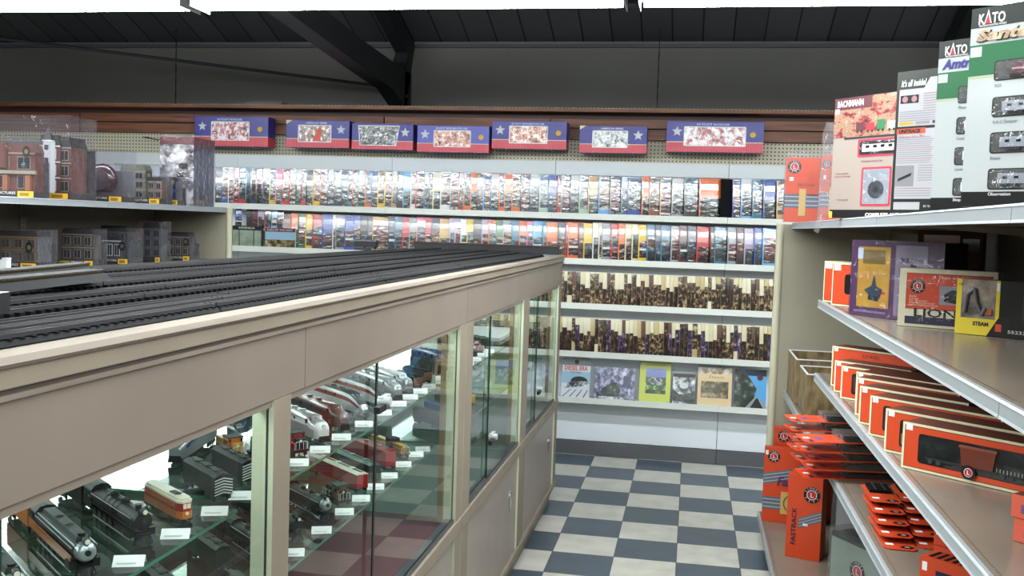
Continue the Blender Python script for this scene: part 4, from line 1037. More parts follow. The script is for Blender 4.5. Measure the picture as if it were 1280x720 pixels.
for a, b in zip(bays, bays[1:]):
    shelf(rg, a, b, 1.676)
    if b < 4.5: shelf(rg, a, b, 1.358); shelf(rg, a, b, 1.063)
    shelf(rg, a, b, .795)
    shelf(rg, a, b, .14, .395, GB, brk=False)
    MB().box(.45, .465, a + .001, b - .001, 0, .11, mat('kick tan', '#7d7668', .5)).build('kick_plate', rg)
    MB().box(GB, GB + .012, a + .001, b - .001, .0, 1.75, TAN_D).build('back_board', rg)
for y in bays:
    u = MB(); u.box(GB - .012, GB + .012, y - .02, y + .02, 0, 1.76, mat('upright tan', '#8a8475', .45))
    for k in range(60): u.box(GB - .0125, GB - .0119, y - .008, y - .004, .12 + k * .0254, .135 + k * .0254, BLACK); u.box(GB - .0125, GB - .0119, y + .004, y + .008, .12 + k * .0254, .135 + k * .0254, BLACK)
    u.build('upright', rg)
MB().box(.44, 1.02, 5.356, 5.38, 0, 1.668, TAN).build('end_panel', rg)
MB().cyl((.447, 5.368, 0), (.447, 5.368, 1.67), .022, mat('pale post', '#c2bda6', .35), 14).build('end_post', rg)

def carton(name, lab, cat, pos, rz, w, d, h, m, grp=None, side=None, top=None, bevel=.0015):
    """front-left-bottom corner at pos; returns root and builder for front decals"""
    o = thing(name, lab, cat, (pos[0], pos[1], pos[2] + .0008), rz, grp)
    b = MB(); b.box(0, w, 0, d, 0, h, m, (m, top or m, m, m, side or m, side or m)); b.build('carton', o, bevel=bevel)
    return o
def roundel(par, x, z, r, y=-.0012, big=False):
    m = MB(); m.disc(x, z, r, y, BLACK, 24); m.disc(x, z, r * .62, y - .0003, PAPER, 20); m.disc(x, z, r * .54, y - .0006, RED, 20)
    o = m.build('round_emblem', par)
    text(o, 'L', r * .8, x, y - .0009, z - r * .28, PAPER, None, align='CENTER', bold=.0004, ext=.0001)
    if big:
        for k, ch in enumerate('LIONEL'):
            a = rad(150 - k * 24); rx = r * .72
            t = text(o, ch, r * .34, x + rx * math.cos(a), y - .0009, z + rx * math.sin(a), PAPER, None, rot=(90, 0, 0), align='CENTER', ext=.0001); t.rotation_euler = (rad(90), rad(90) - a, 0)
        for k in range(7):
            a = rad(-150 + k * 20); MB().disc(x + r * .8 * math.cos(a), z + r * .8 * math.sin(a), r * .07, y - .0009, PAPER, 6).build('ring_dot', o) if k % 2 == 0 else None
    return o
TS = -42
# long orange window boxes, third shelf
BOXT = photo_mat('box contents dark', [(.4, '#0c0d0f'), (.55, '#1f2226'), (.68, '#3d4248')], 20, coat=.7)
ROWS = [((.515, 2.49), .36, .112, 'cupola', 'nearest orange window box in the row, showing a brown barrel car', 1),
        ((.507, 2.665), .35, .112, 'tan', 'second orange window box in the row, a sliver of tan car showing', 1),
        ((.503, 2.87), .37, .112, 'dark', 'third orange window box in the row, with white top edge', 1),
        ((.503, 3.045), .33, .112, 'dark', 'fourth orange window box in the row', 1),
        ((.515, 3.185), .33, .118, 'dark', 'fifth orange box in the row, only its upper edge showing', 0),
        ((.535, 3.32), .36, .118, 'dark', 'sixth orange box in the row, set back behind the fifth', 0),
        ((.515, 3.50), .32, .112, 'maroon', 'orange window box with a maroon car, seventh in the row', 1),
        ((.512, 3.64), .29, .112, 'dark', 'eighth orange window box in the row, nearly hidden behind the maroon car box', 1),
        ((.520, 3.78), .33, .148, 'name', 'tallest orange box, far end of the row, with a dark name along its top', 0)]
for i, (p, w, h, kind, lab, win) in enumerate(ROWS):
    o = carton('boxed_toy_car', lab, 'boxed toy', (p[0], p[1], 1.0635), TS, w, .088, h, CREAM, 'orange window boxes on the third shelf', side=BROWN_C, top=BROWN_C)
    m = MB(); m.rect(.006, w - .006, .006, h - .006, -.0006, BLACK); m.rect(.0075, w - .0075, .0075, h - .0075, -.0010, ORANGE)
    m.rect(.009, .026, h - .018, h - .0035, -.0014, PAPER); m.build('front_print', o)
    if win:
        wx0, wx1 = .042, w - .042
        q = MB(); q.rrect(wx0, wx1, .020, h - .022, -.0014, BLACK, .008); q.rrect(wx0 + .002, wx1 - .002, .022, h - .024, -.0018, BOXT, .007); wo = q.build('window', o)
        c = MB()
        if kind == 'cupola':
            c.box(.06, w - .07, -.0042, -.0020, .032, .037, MBLK); BR = mat('barrel brown', '#6d2e20', .35, coat=.4)
            c.prism([(w * .42, .037), (w * .62, .037), (w * .635, .078), (w * .405, .078)], 'y', -.0060, -.0020, BR); c.prism([(w * .395, .078), (w * .645, .078), (w * .64, .083), (w * .40, .083)], 'y', -.0066, -.0020, mat('barrel lid', '#8a4a38', .3))
            for xx in (.075, .095, w - .115, w - .095): c.cyl((xx, -.0020, .030), (xx, -.0044, .030), .006, MGRY, 10)
            for k in range(9): c.box(w - .13 + k * .008, w - .128 + k * .008, -.0034, -.002, .036, .046, SILV)
        elif kind == 'tan': c.box(.048, .11, -.0034, -.002, .028, .055, mat('car tan', '#8a6a3a', .4)); c.cyl((.06, -.002, .03), (.06, -.004, .03), .006, MGRY, 10)
        elif kind == 'maroon': c.box(.05, w - .06, -.0034, -.002, .030, .078, mat('car maroon', '#4a1c22', .4)); c.box(.09, .1, -.0038, -.0034, .045, .06, mat('car rust', '#8a3a30', .4))
        else: c.box(.05, w - .06, -.0034, -.002, .03, .066, MGRY)
        c.build('toy_car', wo)
    if i == 0: roundel(o, w * .47, .024, .0165, -.0072, False)
    if kind == 'name': text(o, 'LIONEL', .018, w * .38, -.0014, h - .030, mat('brown print', '#5a1f14', .5), .07)
# pink orange cartons on the third shelf near the camera
PINKO = mat('coral carton', '#cf5a44', .45, coat=.2); VIOI = mat('violet ink', '#6a4a78', .45)
for k, (x, y, z, lab) in enumerate([(.605, 1.94, 1.0635, 'lower coral carton of the pair at the right picture edge'), (.60, 1.945, 1.0635 + .044, 'upper coral carton of the pair at the right picture edge')]):
    o = carton('track_carton', lab, 'carton', (x, y, z), TS - 8 - 2 * k, .24, .09, .0425, PINKO, 'coral cartons on the third shelf', top=BROWN_C)
    m = MB(); m.rect(.02, .2, .010, .026, -.0006, VIOI); m.build('front_print', o)

# second shelf --------------------------------------------------------------
for i, (x, y, lab) in enumerate([(.505, 4.0, 'orange window box at the far end of the second shelf'), (.512, 3.82, 'orange window box beside the purple set on the second shelf')]):
    o = carton('boxed_toy_car', lab, 'boxed toy', (x, y, 1.3585), -50, .30, .09, .158, CREAM, 'orange window boxes on the second shelf', side=BROWN_C, top=CREAM)
    w, h = .30, .158; m = MB(); m.rect(.005, w - .005, .006, h - .006, -.0006, BLACK); m.rect(.0065, w - .0065, .0075, h - .0075, -.001, ORANGE); m.build('front_print', o); MB().rect(.008, .04, h - .028, h - .004, -.0014, PAPER).build('price_sticker', o)
    MB().rrect(.06, w - .05, .045, h - .04, -.0014, BLACK, .012).build('window', o)
PUR = mat('purple print', '#4a2a52', .35, coat=.7); PUR2 = mat('purple grey print', '#7d7488', .35, coat=.7)
YEL = mat('amber picture', '#b8942f', .35, coat=.7, col2='#a8742a', vscale=9)
o = carton('building_set', 'wide purple boxed building set in clear wrap on the second shelf', 'boxed set', (.515, 3.41, 1.3585), -52, .36, .10, .245, PUR, side=mat('dark purple side', '#1d1422', .4))
w, h = .36, .245; m = MB(); m.rect(.03, .16, .03, h - .02, -.0006, YEL); m.rect(.05, .14, h - .075, h - .03, -.001, mat('amber dark', '#6d5a22', .4)); m.rect(.028, .05, h - .06, h - .025, -.0014, mat('pale price tag', '#b9c4d8', .5)); m.rect(.18, .30, .012, h - .012, -.0006, PUR2)
m.disc(.25, .10, .05, -.001, mat('purple disc', '#52405e', .4), 24); m.disc(.25, .10, .035, -.0014, PUR2, 20); m.rect(.21, .225, .02, .035, -.001, mat('lilac tag', '#a89cc0', .5)); m.poly([(.235, .155), (.265, .155), (.26, .178), (.24, .178)], -.001, DARK)
m.build('front_print', o)
g = MB(); g.poly([(.06, .085), (.10, .055), (.125, .06), (.135, .09), (.11, .10), (.10, .14), (.09, .10)], -.0016, mat('toy teal', '#27384a', .4)); g.poly([(.075, .055), (.12, .05), (.118, .066), (.08, .07)], -.0018, DARK); g.rect(.12, .145, .075, .083, -.0016, RED); g.build('toy_picture', o)
text(o, 'BUILDING', .02, .2, -.001, h - .065, mat('dark violet ink', '#3a2a44', .5), .085, bold=.0004)
text(o, 'ADD ROOMS AND BUILDINGS', .01, .02, -.001, .012, mat('lilac tag', '#a89cc0', .5), .13)
MB().box(-.002, w + .002, -.0045, .102, -.0004, h + .002, FILM).build('clear_wrap', o)
o = carton('boxed_toy', 'orange and cream toy box with a black oven shaped picture on the second shelf', 'boxed toy', (.600, 3.06, 1.3585), -25, .262, .10, .168, CREAM, top=CREAM)
w, h = .262, .168; m = MB(); m.rect(.02, w - .012, .052, h - .012, -.0006, BLACK); m.rect(.0215, w - .0135, .0535, h - .0135, -.001, ORANGE); m.rect(.02, w - .012, .008, .030, -.0008, NAVY); m.rect(.112, .206, .068, .122, -.0014, BK['grey']); m.build('front_print', o)
g = MB(); g.prism([(.125, .078), (.165, .072), (.192, .082), (.192, .098), (.165, .093), (.125, .098)], 'y', -.0030, -.0016, BLACK); g.prism([(.125, .098), (.165, .093), (.192, .098), (.18, .110), (.145, .112)], 'y', -.0030, -.0016, MGRY); g.rect(.182, .192, .09, .104, -.0034, ORANGE); g.build('toy_picture', o)
roundel(o, .052, .118, .021, -.0014, True)
text(o, 'LIONEL', .032, .042, -.0012, .031, BLACK, .17, bold=.0006, sy=1.05)
text(o, 'A Train tradition', .013, .09, -.0014, .142, CREAM, .11, shear=.2)
for k in range(5): text(o, ('BAR', 'Large', 'for all tracks', 'with lights and sound', 'ages eight and up')[k], .007, .03, -.0014, .086 - .006 * k, CREAM, (.02, .025, .05, .07, .08)[k]) if k < 2 or k > 1 else None
MB().box(-.003, w + .003, -.006, .103, -.0004, h + .002, FILM).build('clear_wrap', o)
YB = mat('signal yellow card', '#d8c22f', .4, coat=.3)
o = carton('boxed_machine', 'black and yellow boxed toy machine at the right of the second shelf', 'boxed toy', (.720, 2.90, 1.3585), -38, .26, .08, .150, BLACK)
w, h = .26, .15; m = MB(); m.poly([(0, 0), (.086, 0), (.116, .052), (.116, h), (.106, h), (.106, .045), (.014, .045), (.014, h), (0, h)], -.001, YB)
m.rect(.014, .106, .045, h, -.0012, photo_mat('machine window', [(.38, '#4a4642'), (.5, '#77706a'), (.6, '#9a8a7a'), (.7, '#b8b4b0')], 14, coat=.8)); m.rect(.108, .124, .014, .034, -.001, mat('tag red orange', '#c4482a', .5)); m.rect(.107, .115, h - .028, h - .006, -.0014, PAPER); m.rect(.175, .25, .05, .115, -.001, BOXT); m.poly([(.235, 0), (w, 0), (w, .02)], -.001, YB); m.build('front_print', o)
g = MB(); g.tube([(.025, -.004, .06), (.032, -.004, .11), (.05, -.004, .125), (.058, -.004, .085), (.072, -.004, .055), (.082, -.004, .075)], .006, mat('machine grey', '#5d6064', .4), 8); g.box(.062, .098, -.006, -.0016, .056, .072, mat('machine orange', '#a8582a', .4)); g.cyl((.07, -.007, .064), (.07, -.0016, .064), .009, DARK, 12); g.build('toy_machine', o)
text(o, 'STEAM', .014, .048, -.0014, .026, DARK, .042, bold=.0006); text(o, 'CAT', .014, .18, -.0014, .122, PAPER, .035); text(o, '55233', .012, .14, -.0014, .012, PAPER, .045)
text(o, '1:50', .01, .004, -.0014, h - .018, DARK, .012); 
o = carton('toy_carton', 'red and tan carton lying behind the purple set under the top shelf', 'carton', (.74, 3.52, 1.3585), -20, .2, .12, .285, mat('tan print', '#6d4a3a', .5, var=.4, vscale=18)); MB().rect(.02, .13, .2, .27, -.0006, BK['crimson']).rect(.14, .19, .22, .26, -.0006, BK['grey']).build('front_print', o)

# top shelf -------------------------------------------------------------------
KG = mat('box green', '#0c6238', .35, coat=.25); KD = mat('box green black', '#0c1a16', .35, coat=.25); KW = mat('box pale grey', '#b3b9bc', .35, coat=.6)
def kato(lab, pos, rz, w, h, title, tmat, tw, caps, cars):
    o = carton('boxed_train_set', lab, 'boxed set', (pos[0], pos[1], 1.6775), rz, w, .055, h, KW, 'tall white and green boxed sets', side=KW)
    m = MB(); Z = lambda f: h * (1 - f)
    m.rect(0, w, Z(.925), Z(.10), -.0003, KW); m.rect(0, w, Z(.10), h, -.0006, KD); m.rect(0, w, Z(.34), Z(.185), -.0006, KG); m.rect(0, w, Z(.352), Z(.345), -.0006, mat('lime line', '#a9b87a', .4)); m.rect(0, w, 0, Z(.925), -.0006, BLACK); m.build('front_print', o); MB().rect(.002, .024, Z(.245), Z(.195), -.001, mat('pale sticker', '#b9c2c4', .5)).build('price_sticker', o)
    # black and white maker name with red peak
    text(o, 'K', h * .072, .014, -.0012, Z(.083), PAPER, h * .031, bold=.0006); text(o, 'TO', h * .072, .014 + h * .071, -.0012, Z(.083), PAPER, h * .068, bold=.0006)
    a = MB(); a.poly([(.014 + h * .030, Z(.083)), (.014 + h * .070, Z(.083)), (.014 + h * .051, Z(.012))], -.0012, PAPER); a.poly([(.014 + h * .036, Z(.084)), (.014 + h * .064, Z(.084)), (.014 + h * .050, Z(.034))], -.0016, RED); a.build('peak_emblem', o)
    text(o, 'PRECISION RAILROAD MODELS', h * .014, .016, -.0012, Z(.097), PAPER, h * .14)
    t = text(o, title, h * .075, .012, -.0014, Z(.165), tmat, tw, shear=.25, bold=.0012)
    if tmat is not NAVYT: text(o, title, h * .075, .0135, -.0012, Z(.169), BLACK, tw * 1.02, shear=.25, bold=.0022)
    for k, (f0, f1) in enumerate(((.275, .375), (.455, .555), (.63, .735), (.81, .915))):
        q = MB(); q.rrect(.05, w - .012, Z(f1), Z(f0), -.0012, BLACK, .006); q.rrect(.053, w - .015, Z(f1) + .002, Z(f0) - .002, -.0016, mat('tray grey', '#4a4c4a', .5), .005); wo = q.build('window', o)
        hh = Z(f0) - Z(f1); c = MB(); zb = Z(f1) + hh * .28
        if k == 0: c.box(.085, w - .03, -.0045, -.0018, zb, zb + hh * .5, mat('car deep red', '#6a3038', .35)); c.box(.085, w - .03, -.0048, -.0018, zb + hh * .2, zb + hh * .28, SILV)
        else:
            c.box(.07, w - .024, -.0045, -.0018, zb, zb + hh * .48, cars)
            for j in range(9): c.box(.08 + j * .021, .088 + j * .021, -.0049, -.0044, zb + hh * .22, zb + hh * .34, WIN)
        for xx in (.095, w - .06): c.box(xx - .014, xx + .014, -.0042, -.0018, zb - hh * .16, zb, MBLK)
        c.build('model_car', wo)
        MB().rrect(.0535, w - .0155, Z(f1) + .0025, Z(f0) - .0025, -.0060, FILM, .005).build('window_film', wo)
        text(o, caps[k], .0085, .052, -.0012, Z(f1) - .011, BK['grey'] if k < 3 else PAPER, None)
    return o
NAVYT = mat('indigo title', '#2b2480', .35, coat=.5)
kato('largest white and green boxed set, with a golden brown title, rightmost on the top shelf', (.495, 2.005), -44, .29, .368, 'Santa Fe', mat('bronze title', '#9a7a5a', .35, coat=.5, col2='#d8c8b0', vscale=40), .15, ('F7A', '4-4-2 Sleeper', 'Diner', 'Observation'), SILV)
kato('white and green boxed set with a blue slanted title, behind the largest one', (.51, 2.32), -44, .29, .366, 'Amtrak', NAVYT, .092, ('Phase II', 'Coach', 'Lounge', 'Sleeper'), MWHT)
o = carton('track_pack', 'white instruction printed pack with black border on the top shelf', 'boxed set', (.488, 2.65, 1.6775), -44, .30, .05, .352, mat('white glossy card', '#bdbcc5', .35, coat=.5), side=KD)
w, h = .30, .352; m = MB(); m.rect(0, w, 0, h, -.0006, KD); PK = mat('white glossy card', '#bdbcc5'); m.poly([(.008, .215), (w - .005, .215), (w - .005, h - .02), (.09, h - .02), (.075, h - .045), (.008, h - .045)], -.001, PK)
m.rect(.008, w - .005, .035, .208, -.001, PK); m.rect(.006, .085, .196, .21, -.0014, mat('coral banner', '#c8583c', .4)); m.rect(.12, .2, .105, .192, -.0014, mat('mustard picture', '#b8983a', .4)); m.rect(.008, .06, .066, .118, -.0014, mat('grey picture', '#8f8f96', .4)); m.rect(.008, .08, .008, .027, -.0012, PK)
TXM = mat('print grey', '#9b98a2', .5); TXR = mat('print red', '#b88a92', .5)
for k in range(7): m.rect(.075, .15 + (k * 13 % 5) * .006, .292 - k * .006, .2942 - k * .006, -.0014, TXR if k % 3 == 0 else TXM)
for k in range(5): m.rect(.012, .17 + (k * 7 % 4) * .006, .250 - k * .0055, .252 - k * .0055, -.0014, TXM)
for k in range(13): m.rect(.010, .10 + (k * 7 % 4) * .003, .186 - k * .0052, .188 - k * .0052, -.0014, TXR if k % 5 == 0 else TXM)
for k in range(7): m.rect(.07, .16 + (k * 7 % 4) * .005, .116 - k * .006, .118 - k * .006, -.0014, TXM)
for k in range(4): m.rect(.010, .19, .060 - k * .006, .062 - k * .006, -.0014, TXR if k == 0 else TXM)
m.rect(.012, .062, .272, .292, -.0014, DARK); m.disc(.025, .282, .008, -.0018, TXR, 10); m.disc(.05, .282, .008, -.0018, TXR, 10)
for k in range(4): m.rect(.012 + k * .045, .05 + k * .045, .219, .226, -.0014, (GOLD, TXM, MMAR, DARK)[k])
m.poly([(.016, .078), (.052, .092), (.054, .1), (.018, .086)], -.0018, DARK); m.build('front_print', o)
q = MB(); pts = [(.165 + .035 * math.cos(rad(a)), -.0018, .148 + .03 * math.sin(rad(a))) for a in range(60, 330, 20)]; q.tube(pts, .0012, DARK, 5); q.build('track_picture', o)
text(o, "It's all inside!", .022, .012, -.0016, h - .038, PAPER, .068, shear=.2, bold=.0008); text(o, 'UNITRACK', .012, .012, -.0018, .199, KD, .06, shear=.2, bold=.0004); text(o, 'V1 Track Set', .008, .09, -.0014, .014, PAPER, None); text(o, 'Easy to fit', .011, .012, -.0016, .186, TXR, .07)
# pinkish train set with a printed header
BEP = mat('pale pink card', '#93867f', .4, coat=.2); RDB = mat('crimson border', '#b02a44', .35, coat=.5)
XM = photo_mat('picture toy train', [(.34, '#3a1c1e'), (.44, '#8a2a30'), (.5, '#9a7a64'), (.56, '#7d664c'), (.64, '#a88a84'), (.72, '#3a6248')], 26, (1, 1, 1.6), coat=.2)
o = carton('train_set', 'pale pink boxed train set with a colourful train picture header', 'boxed set', (.465, 3.62, 1.6775), -52, .48, .07, .41, BEP, side=BK['blue'])
w, h = .48, .41; m = MB(); m.rect(0, w, h - .135, h, -.0006, XM); m.rect(0, .165, h - .04, h, -.001, BK['maroon']); m.rect(.004, .022, h - .052, h - .036, -.0014, PAPER); m.rect(.05, w, h - .142, h - .136, -.0012, DARK); m.rect(0, w, 0, .028, -.0006, BLACK); m.rect(-.002, .012, -.0004, .022, -.0012, GOLD)
m.rrect(.113, .45, .205, .265, -.001, RDB, .006); m.rrect(.121, .442, .212, .258, -.0014, BOXT, .005); m.rrect(.135, .262, .04, .17, -.001, RDB, .006); m.rrect(.143, .254, .047, .163, -.0014, mat('tray pale', '#8b9298', .35, coat=.5), .005); m.rrect(.34, .47, .04, .17, -.001, RDB, .006); m.rrect(.348, .462, .047, .163, -.0014, mat('tray pale', '#8b9298'), .005); m.build('front_print', o)
g = MB(); g.box(.135, .43, -.0045, -.0018, .222, .246, MCRM)
for k in range(8): g.box(.15 + k * .032, .166 + k * .032, -.0049, -.0044, .234, .243, WIN)
g.build('model_car', o); MB().disc(.2, .095, .034, -.0022, MGRY, 18, .03).disc(.2, .095, .012, -.0026, DARK, 12).build('speed_controller', o)
tr_ = MB()
for k, (x_, c_, h_) in enumerate(((.10, BK['maroon'], .03), (.145, RED, .026), (.19, BK['green'], .034), (.235, MWHT, .026), (.275, BK['pink'], .024), (.315, MWHT, .026), (.355, RED, .026), (.40, MWHT, .024))):
    tr_.rect(x_, x_ + .034, h - .118, h - .118 + h_, -.001, c_); tr_.disc(x_ + .008, h - .119, .005, -.0014, DARK, 8); tr_.disc(x_ + .026, h - .119, .005, -.0014, DARK, 8)
tr_.build('train_picture', o)
FR = MB(); FR.rrect(.122, .441, .213, .257, -.0056, FILM, .005); FR.rrect(.144, .253, .048, .162, -.0034, FILM, .005); FR.build('window_film', o)
for k in range(4): text(o, ('Complete', 'Ready to Run', 'train and track', 'Power pack and'), .008, .02, -.001, 0, TXR) if False else None
text(o, 'BACHMANN', .03, .012, -.0016, h - .030, PAPER, .115, bold=.0006); text(o, 'COMPLETE AND READY-TO-RUN', .016, .16, -.0012, .006, PAPER, .29, bold=.0003)
text(o, 'Four speeds', .008, .02, -.001, .15, mat('print rose', '#94606a', .5), .055); text(o, 'Ready to run train', .008, .015, -.001, .14, mat('print rose', '#94606a'), .07); text(o, 'Power pack', .008, .03, -.001, .06, mat('print rose', '#94606a'), .05); text(o, 'Complete Ready Set', .009, .13, -.001, .188, mat('print rose', '#94606a'), .09)
text(o, 'Holiday', .036, .25, -.0014, h - .05, mat('scarlet script', '#b8303a', .4), .18, shear=.3, bold=.0004)
# bagged orange track packs
RAILG = mat('rail print grey', '#6d7480', .45)
def rails(m, x0, x1, z, hh, y, slope=0):
    m.poly([(x0, z), (x1, z + slope), (x1, z + slope + hh), (x0, z + hh)], y, RAILG)
    n = max(3, int((x1 - x0) / .006))
    for k in range(n):
        a = x0 + (x1 - x0) * k / n; zz = z + slope * k / n; m.poly([(a, zz), (a + .002, zz), (a + .002, zz + hh), (a, zz + hh)], y - .0003, BK['navy'])
    for q in (.2, .5, .8): m.poly([(x0, z + hh * (q - .04)), (x1, z + slope + hh * (q - .04)), (x1, z + slope + hh * (q + .04)), (x0, z + hh * (q + .04))], y - .0006, mat('rail print pale', '#a9aeb6', .4))
def bagged(lab, pos, rz, w, h):
    o = carton('bagged_track_pack', lab, 'track pack', (pos[0], pos[1], 1.6775), rz, w, .03, h, ORANGE, 'bagged orange track packs')
    m = MB(); m.rect(.0, w, .03, h, -.0006, ORANGE); rails(m, 0, w, h * .22, h * .22, -.001); m.rect(w * .42, w * .62, h * .1, h * .52, -.0018, mat('buff strip', '#c9a860', .5)); m.rect(w * .12, w * .24, h * .64, h * .70, -.0014, PAPER); m.rect(w * .66, w, h * .4, h * .98, -.001, ORANGE2); m.build('front_print', o)
    roundel(o, w * .25, h * .86, w * .2, -.0014, True); text(o, 'FasTrack', .02, w * .35, -.0014, h * .56, NAVY, w * .5, shear=.3)
    MB().prism([(-.006, -.001), (w + .006, -.001), (w + .004, h + .02), (w * .5, h + .04), (-.004, h + .022)], 'y', -.008, .036, BAG).build('clear_bag', o)
bagged('orange track pack in a clear bag at the far end of the top shelf', (.44, 5.15), -8, .165, .32)
bagged('orange track pack in a clear bag next to the pink train set', (.585, 4.93), -20, .10, .32)
bg = MB(); bg.prism([(0, .0), (.05, .012), (.045, .30), (.02, .34), (.004, .3)], 'y', -.002, .04, BAG); bg.prism([(-.02, -.05), (.0, -.06), (.03, .0), (.0, .01)], 'y', .004, .006, BAG)
bo = thing('plastic_bag', 'crumpled clear bag hanging over the top shelf edge by the pink train set', 'plastic bag', (.44, 3.74, 1.682), -50); bg.build('film', bo)

# far bay, fourth shelf: brown corrugated cartons -----------------------------
KR = mat('brown kraft carton', '#8f7b58', .7, col2='#5d4c30', vscale=30, stretch=(1, 1, .4)); KIN = mat('kraft inside', '#6b5638', .7)
def tray(lab, pos, rz, w, d, h):
    o = thing('cardboard_tray', lab, 'carton', (pos[0], pos[1], pos[2] + .0008), rz, 'brown cardboard trays')
    m = MB(); m.box(0, w, 0, d, 0, .004, KIN); t = .005
    for a in ((0, w, 0, t), (0, w, d - t, d), (0, t, t, d - t), (w - t, w, t, d - t)): m.box(*a, .0041, h, KR)
    m.build('carton', o)
    r = MB()
    for a in ((-.001, w + .001, -.001, t + .002), (-.001, w + .001, d - t - .002, d + .001), (-.001, t + .002, t + .0021, d - t - .0021), (w - t - .002, w + .001, t + .0021, d - t - .0021)): r.box(*a, h + .0001, h + .005, PAPER)
    r.build('white_rim', o)
tray('open brown cardboard tray against the tan end panel', (.515, 4.93, .7955), 0, .36, .40, .215)
tray('open brown cardboard tray in front of the taller one by the tan end panel', (.53, 4.60, .7955), 0, .34, .30, .19)
o = thing('disc_stack', 'short stack of grey discs under the second shelf', 'discs', (.70, 4.06, 1.0638), 0)
for k in range(4): MB().cyl((0, 0, .030 * k), (0, 0, .030 * k + .026), .045, mat('disc grey', '#77756f', .4), 20, .041).build('disc', o)
# orange packs piled on the fourth shelf --------------------------------------
BLI = clear_mat('blister', '#e4e4e8', 1.5, .06, bump=.6, bscale=30, haze=.05)
def hangpack(lab, pos, rz, dz, w=.135, L=.34, tilt=0):
    """orange header card with dark track in a blister; header towards local -x"""
    o = thing('track_pack', lab, 'track pack', (pos[0], pos[1], pos[2] + dz), rz, 'orange track packs piled on the fourth shelf'); o.rotation_euler = (0, rad(tilt), rad(rz))
    m = MB(); r = .014; outl = [(0, r), (.004, .004), (r, 0), (L, 0), (L, w), (r, w), (.004, w - .004), (0, w - r)]
    m.prism(outl, 'z', 0, .0022, ORANGE); m.box(.012, .032, w * .42, w * .58, .0023, .0026, PAPER); m.box(.02, .034, w * .06, w * .3, .0023, .0025, NAVY); m.disc(0, 0, 0, 0, ORANGE) if False else None
    m.box(.05, .075, w * .3, w * .62, .0023, .0025, mat('violet ink', '#6a4a78')); m.build('backing_card', o)
    t = MB(); t.box(.14, L - .012, .012, w - .012, .0024, .016, BALL)
    for k in range(12): t.box(.145 + k * .0155, .15 + k * .0155, .016, w - .016, .016, .018, TIE)
    for yy in (.035, w / 2, w - .035): t.box(.14, L - .012, yy - .0015, yy + .0015, .018, .022, RAILM)
    t.build('track', o)
    MB().box(.128, L - .004, .006, w - .006, .0023, .0245, BLI).build('blister', o)
for k in range(5):
    hangpack(f'orange headed track pack jutting over the fourth shelf, {("lowest", "second lowest", "middle", "second highest", "highest")[k]} of the jutting pile', (.405 + .012 * (k % 3) - .006 * k, 3.42 - .012 * k, .7965), 10 - 3 * (k % 2), .033 * k)
for k in range(5):
    hangpack(f'orange headed track pack of the pile farther back, {("lowest", "second lowest", "middle", "second highest", "highest")[k]}', (.405 - .006 * k, 3.68 + .008 * k, .7965), 8 + 3 * (k % 2), .034 * k)
def flat_card(lab, x, y, z, rz):
    """header end at local x=0, turned to the front of the shop"""
    o = thing('blister_card', lab, 'blister card', (x, y, z), rz, 'stepped orange blister cards')
    m = MB(); w, L = .086, .2; r = .012
    m.prism([(0, r), (r, 0), (L - r, 0), (L, r), (L, w - r), (L - r, w), (r, w), (0, w - r)], 'z', 0, .002, ORANGE2); m.build('backing_card', o)
    MB().box(.034, .05, w - .03, w - .010, .0021, .0024, PAPER).build('price_sticker', o)
    b = MB(); b.box(.10, L - .015, .012, w - .012, .0021, .011, TIE)
    for q in (.03, .056): b.box(.10, L - .015, q - .0015, q + .0015, .0111, .0135, RAILM)
    b.build('track_piece', o)
    d = MB(); d.add([(.022 + .013 * math.cos(a * .5236), .024 + .017 * math.sin(a * .5236), .0023) for a in range(12)], [tuple(range(12))], BLACK); d.add([(.022 + .006 * math.cos(a * .785), .024 + .007 * math.sin(a * .785), .0026) for a in range(8)], [tuple(range(8))], mat('emblem grey', '#8d8d90', .4)); d.build('round_emblem', o)
for c in range(3):
    for k in range(5):
        flat_card(f'orange blister card, {ordn(k + 1)} from the bottom of the {("outer", "middle", "inner")[c]} stepped stack', .615 + .092 * c, 2.70 + .055 * k + .03 * c, .7965 + .0165 * k, 90 + (k % 2) * 1.5 - .7)
# orange cartons stacked on the fourth shelf nearer the camera
OC = [((.62, 2.57), 0, .19, .10, .06, 'wide orange carton at the bottom behind the small track cartons'), ((.62, 2.575), .0615, .17, .09, .085, 'tall orange carton standing on the wide one'),
      ((.54, 2.37), 0, .13, .07, .045, 'small orange carton at the front of the fourth shelf, lowest'), ((.545, 2.375), .0465, .13, .07, .045, 'small orange carton on top of the lowest small one'),
      ((.68, 2.34), 0, .15, .075, .05, 'small orange carton behind the front pair'), ((.685, 2.345), .0515, .15, .075, .05, 'small orange carton with a black printed lid beside the front pair'), ((.56, 2.10), 0, .16, .08, .05, 'small orange carton nearest the bottom of the picture')]
for i, (p, dz, w, d, h, lab) in enumerate(OC):
    o = carton('track_carton', lab, 'carton', (p[0], p[1], .7957 + dz), TS, w, d, h, ORANGE2, 'orange cartons on the fourth shelf')
    m = MB(); m.rect(w * .3, w * .85, h * .2, h * .45, -.0006, NAVY if i % 2 else BLACK); m.rect(.006, .018, h * .3, h * .75, -.0006, PAPER); m.quad((-.0006, d * .8, h * .3), (-.0006, d * .5, h * .3), (-.0006, d * .5, h * .7), (-.0006, d * .8, h * .7), PAPER)
    if i in (3, 5):
        for k in range(6): m.add([(w * (.1 + .14 * k), .01, h + .0006), (w * (.18 + .14 * k), .01, h + .0006), (w * (.18 + .14 * k), d - .01, h + .0006), (w * (.1 + .14 * k), d - .01, h + .0006)], [(0, 1, 2, 3)], TIE)
    m.build('front_print', o)

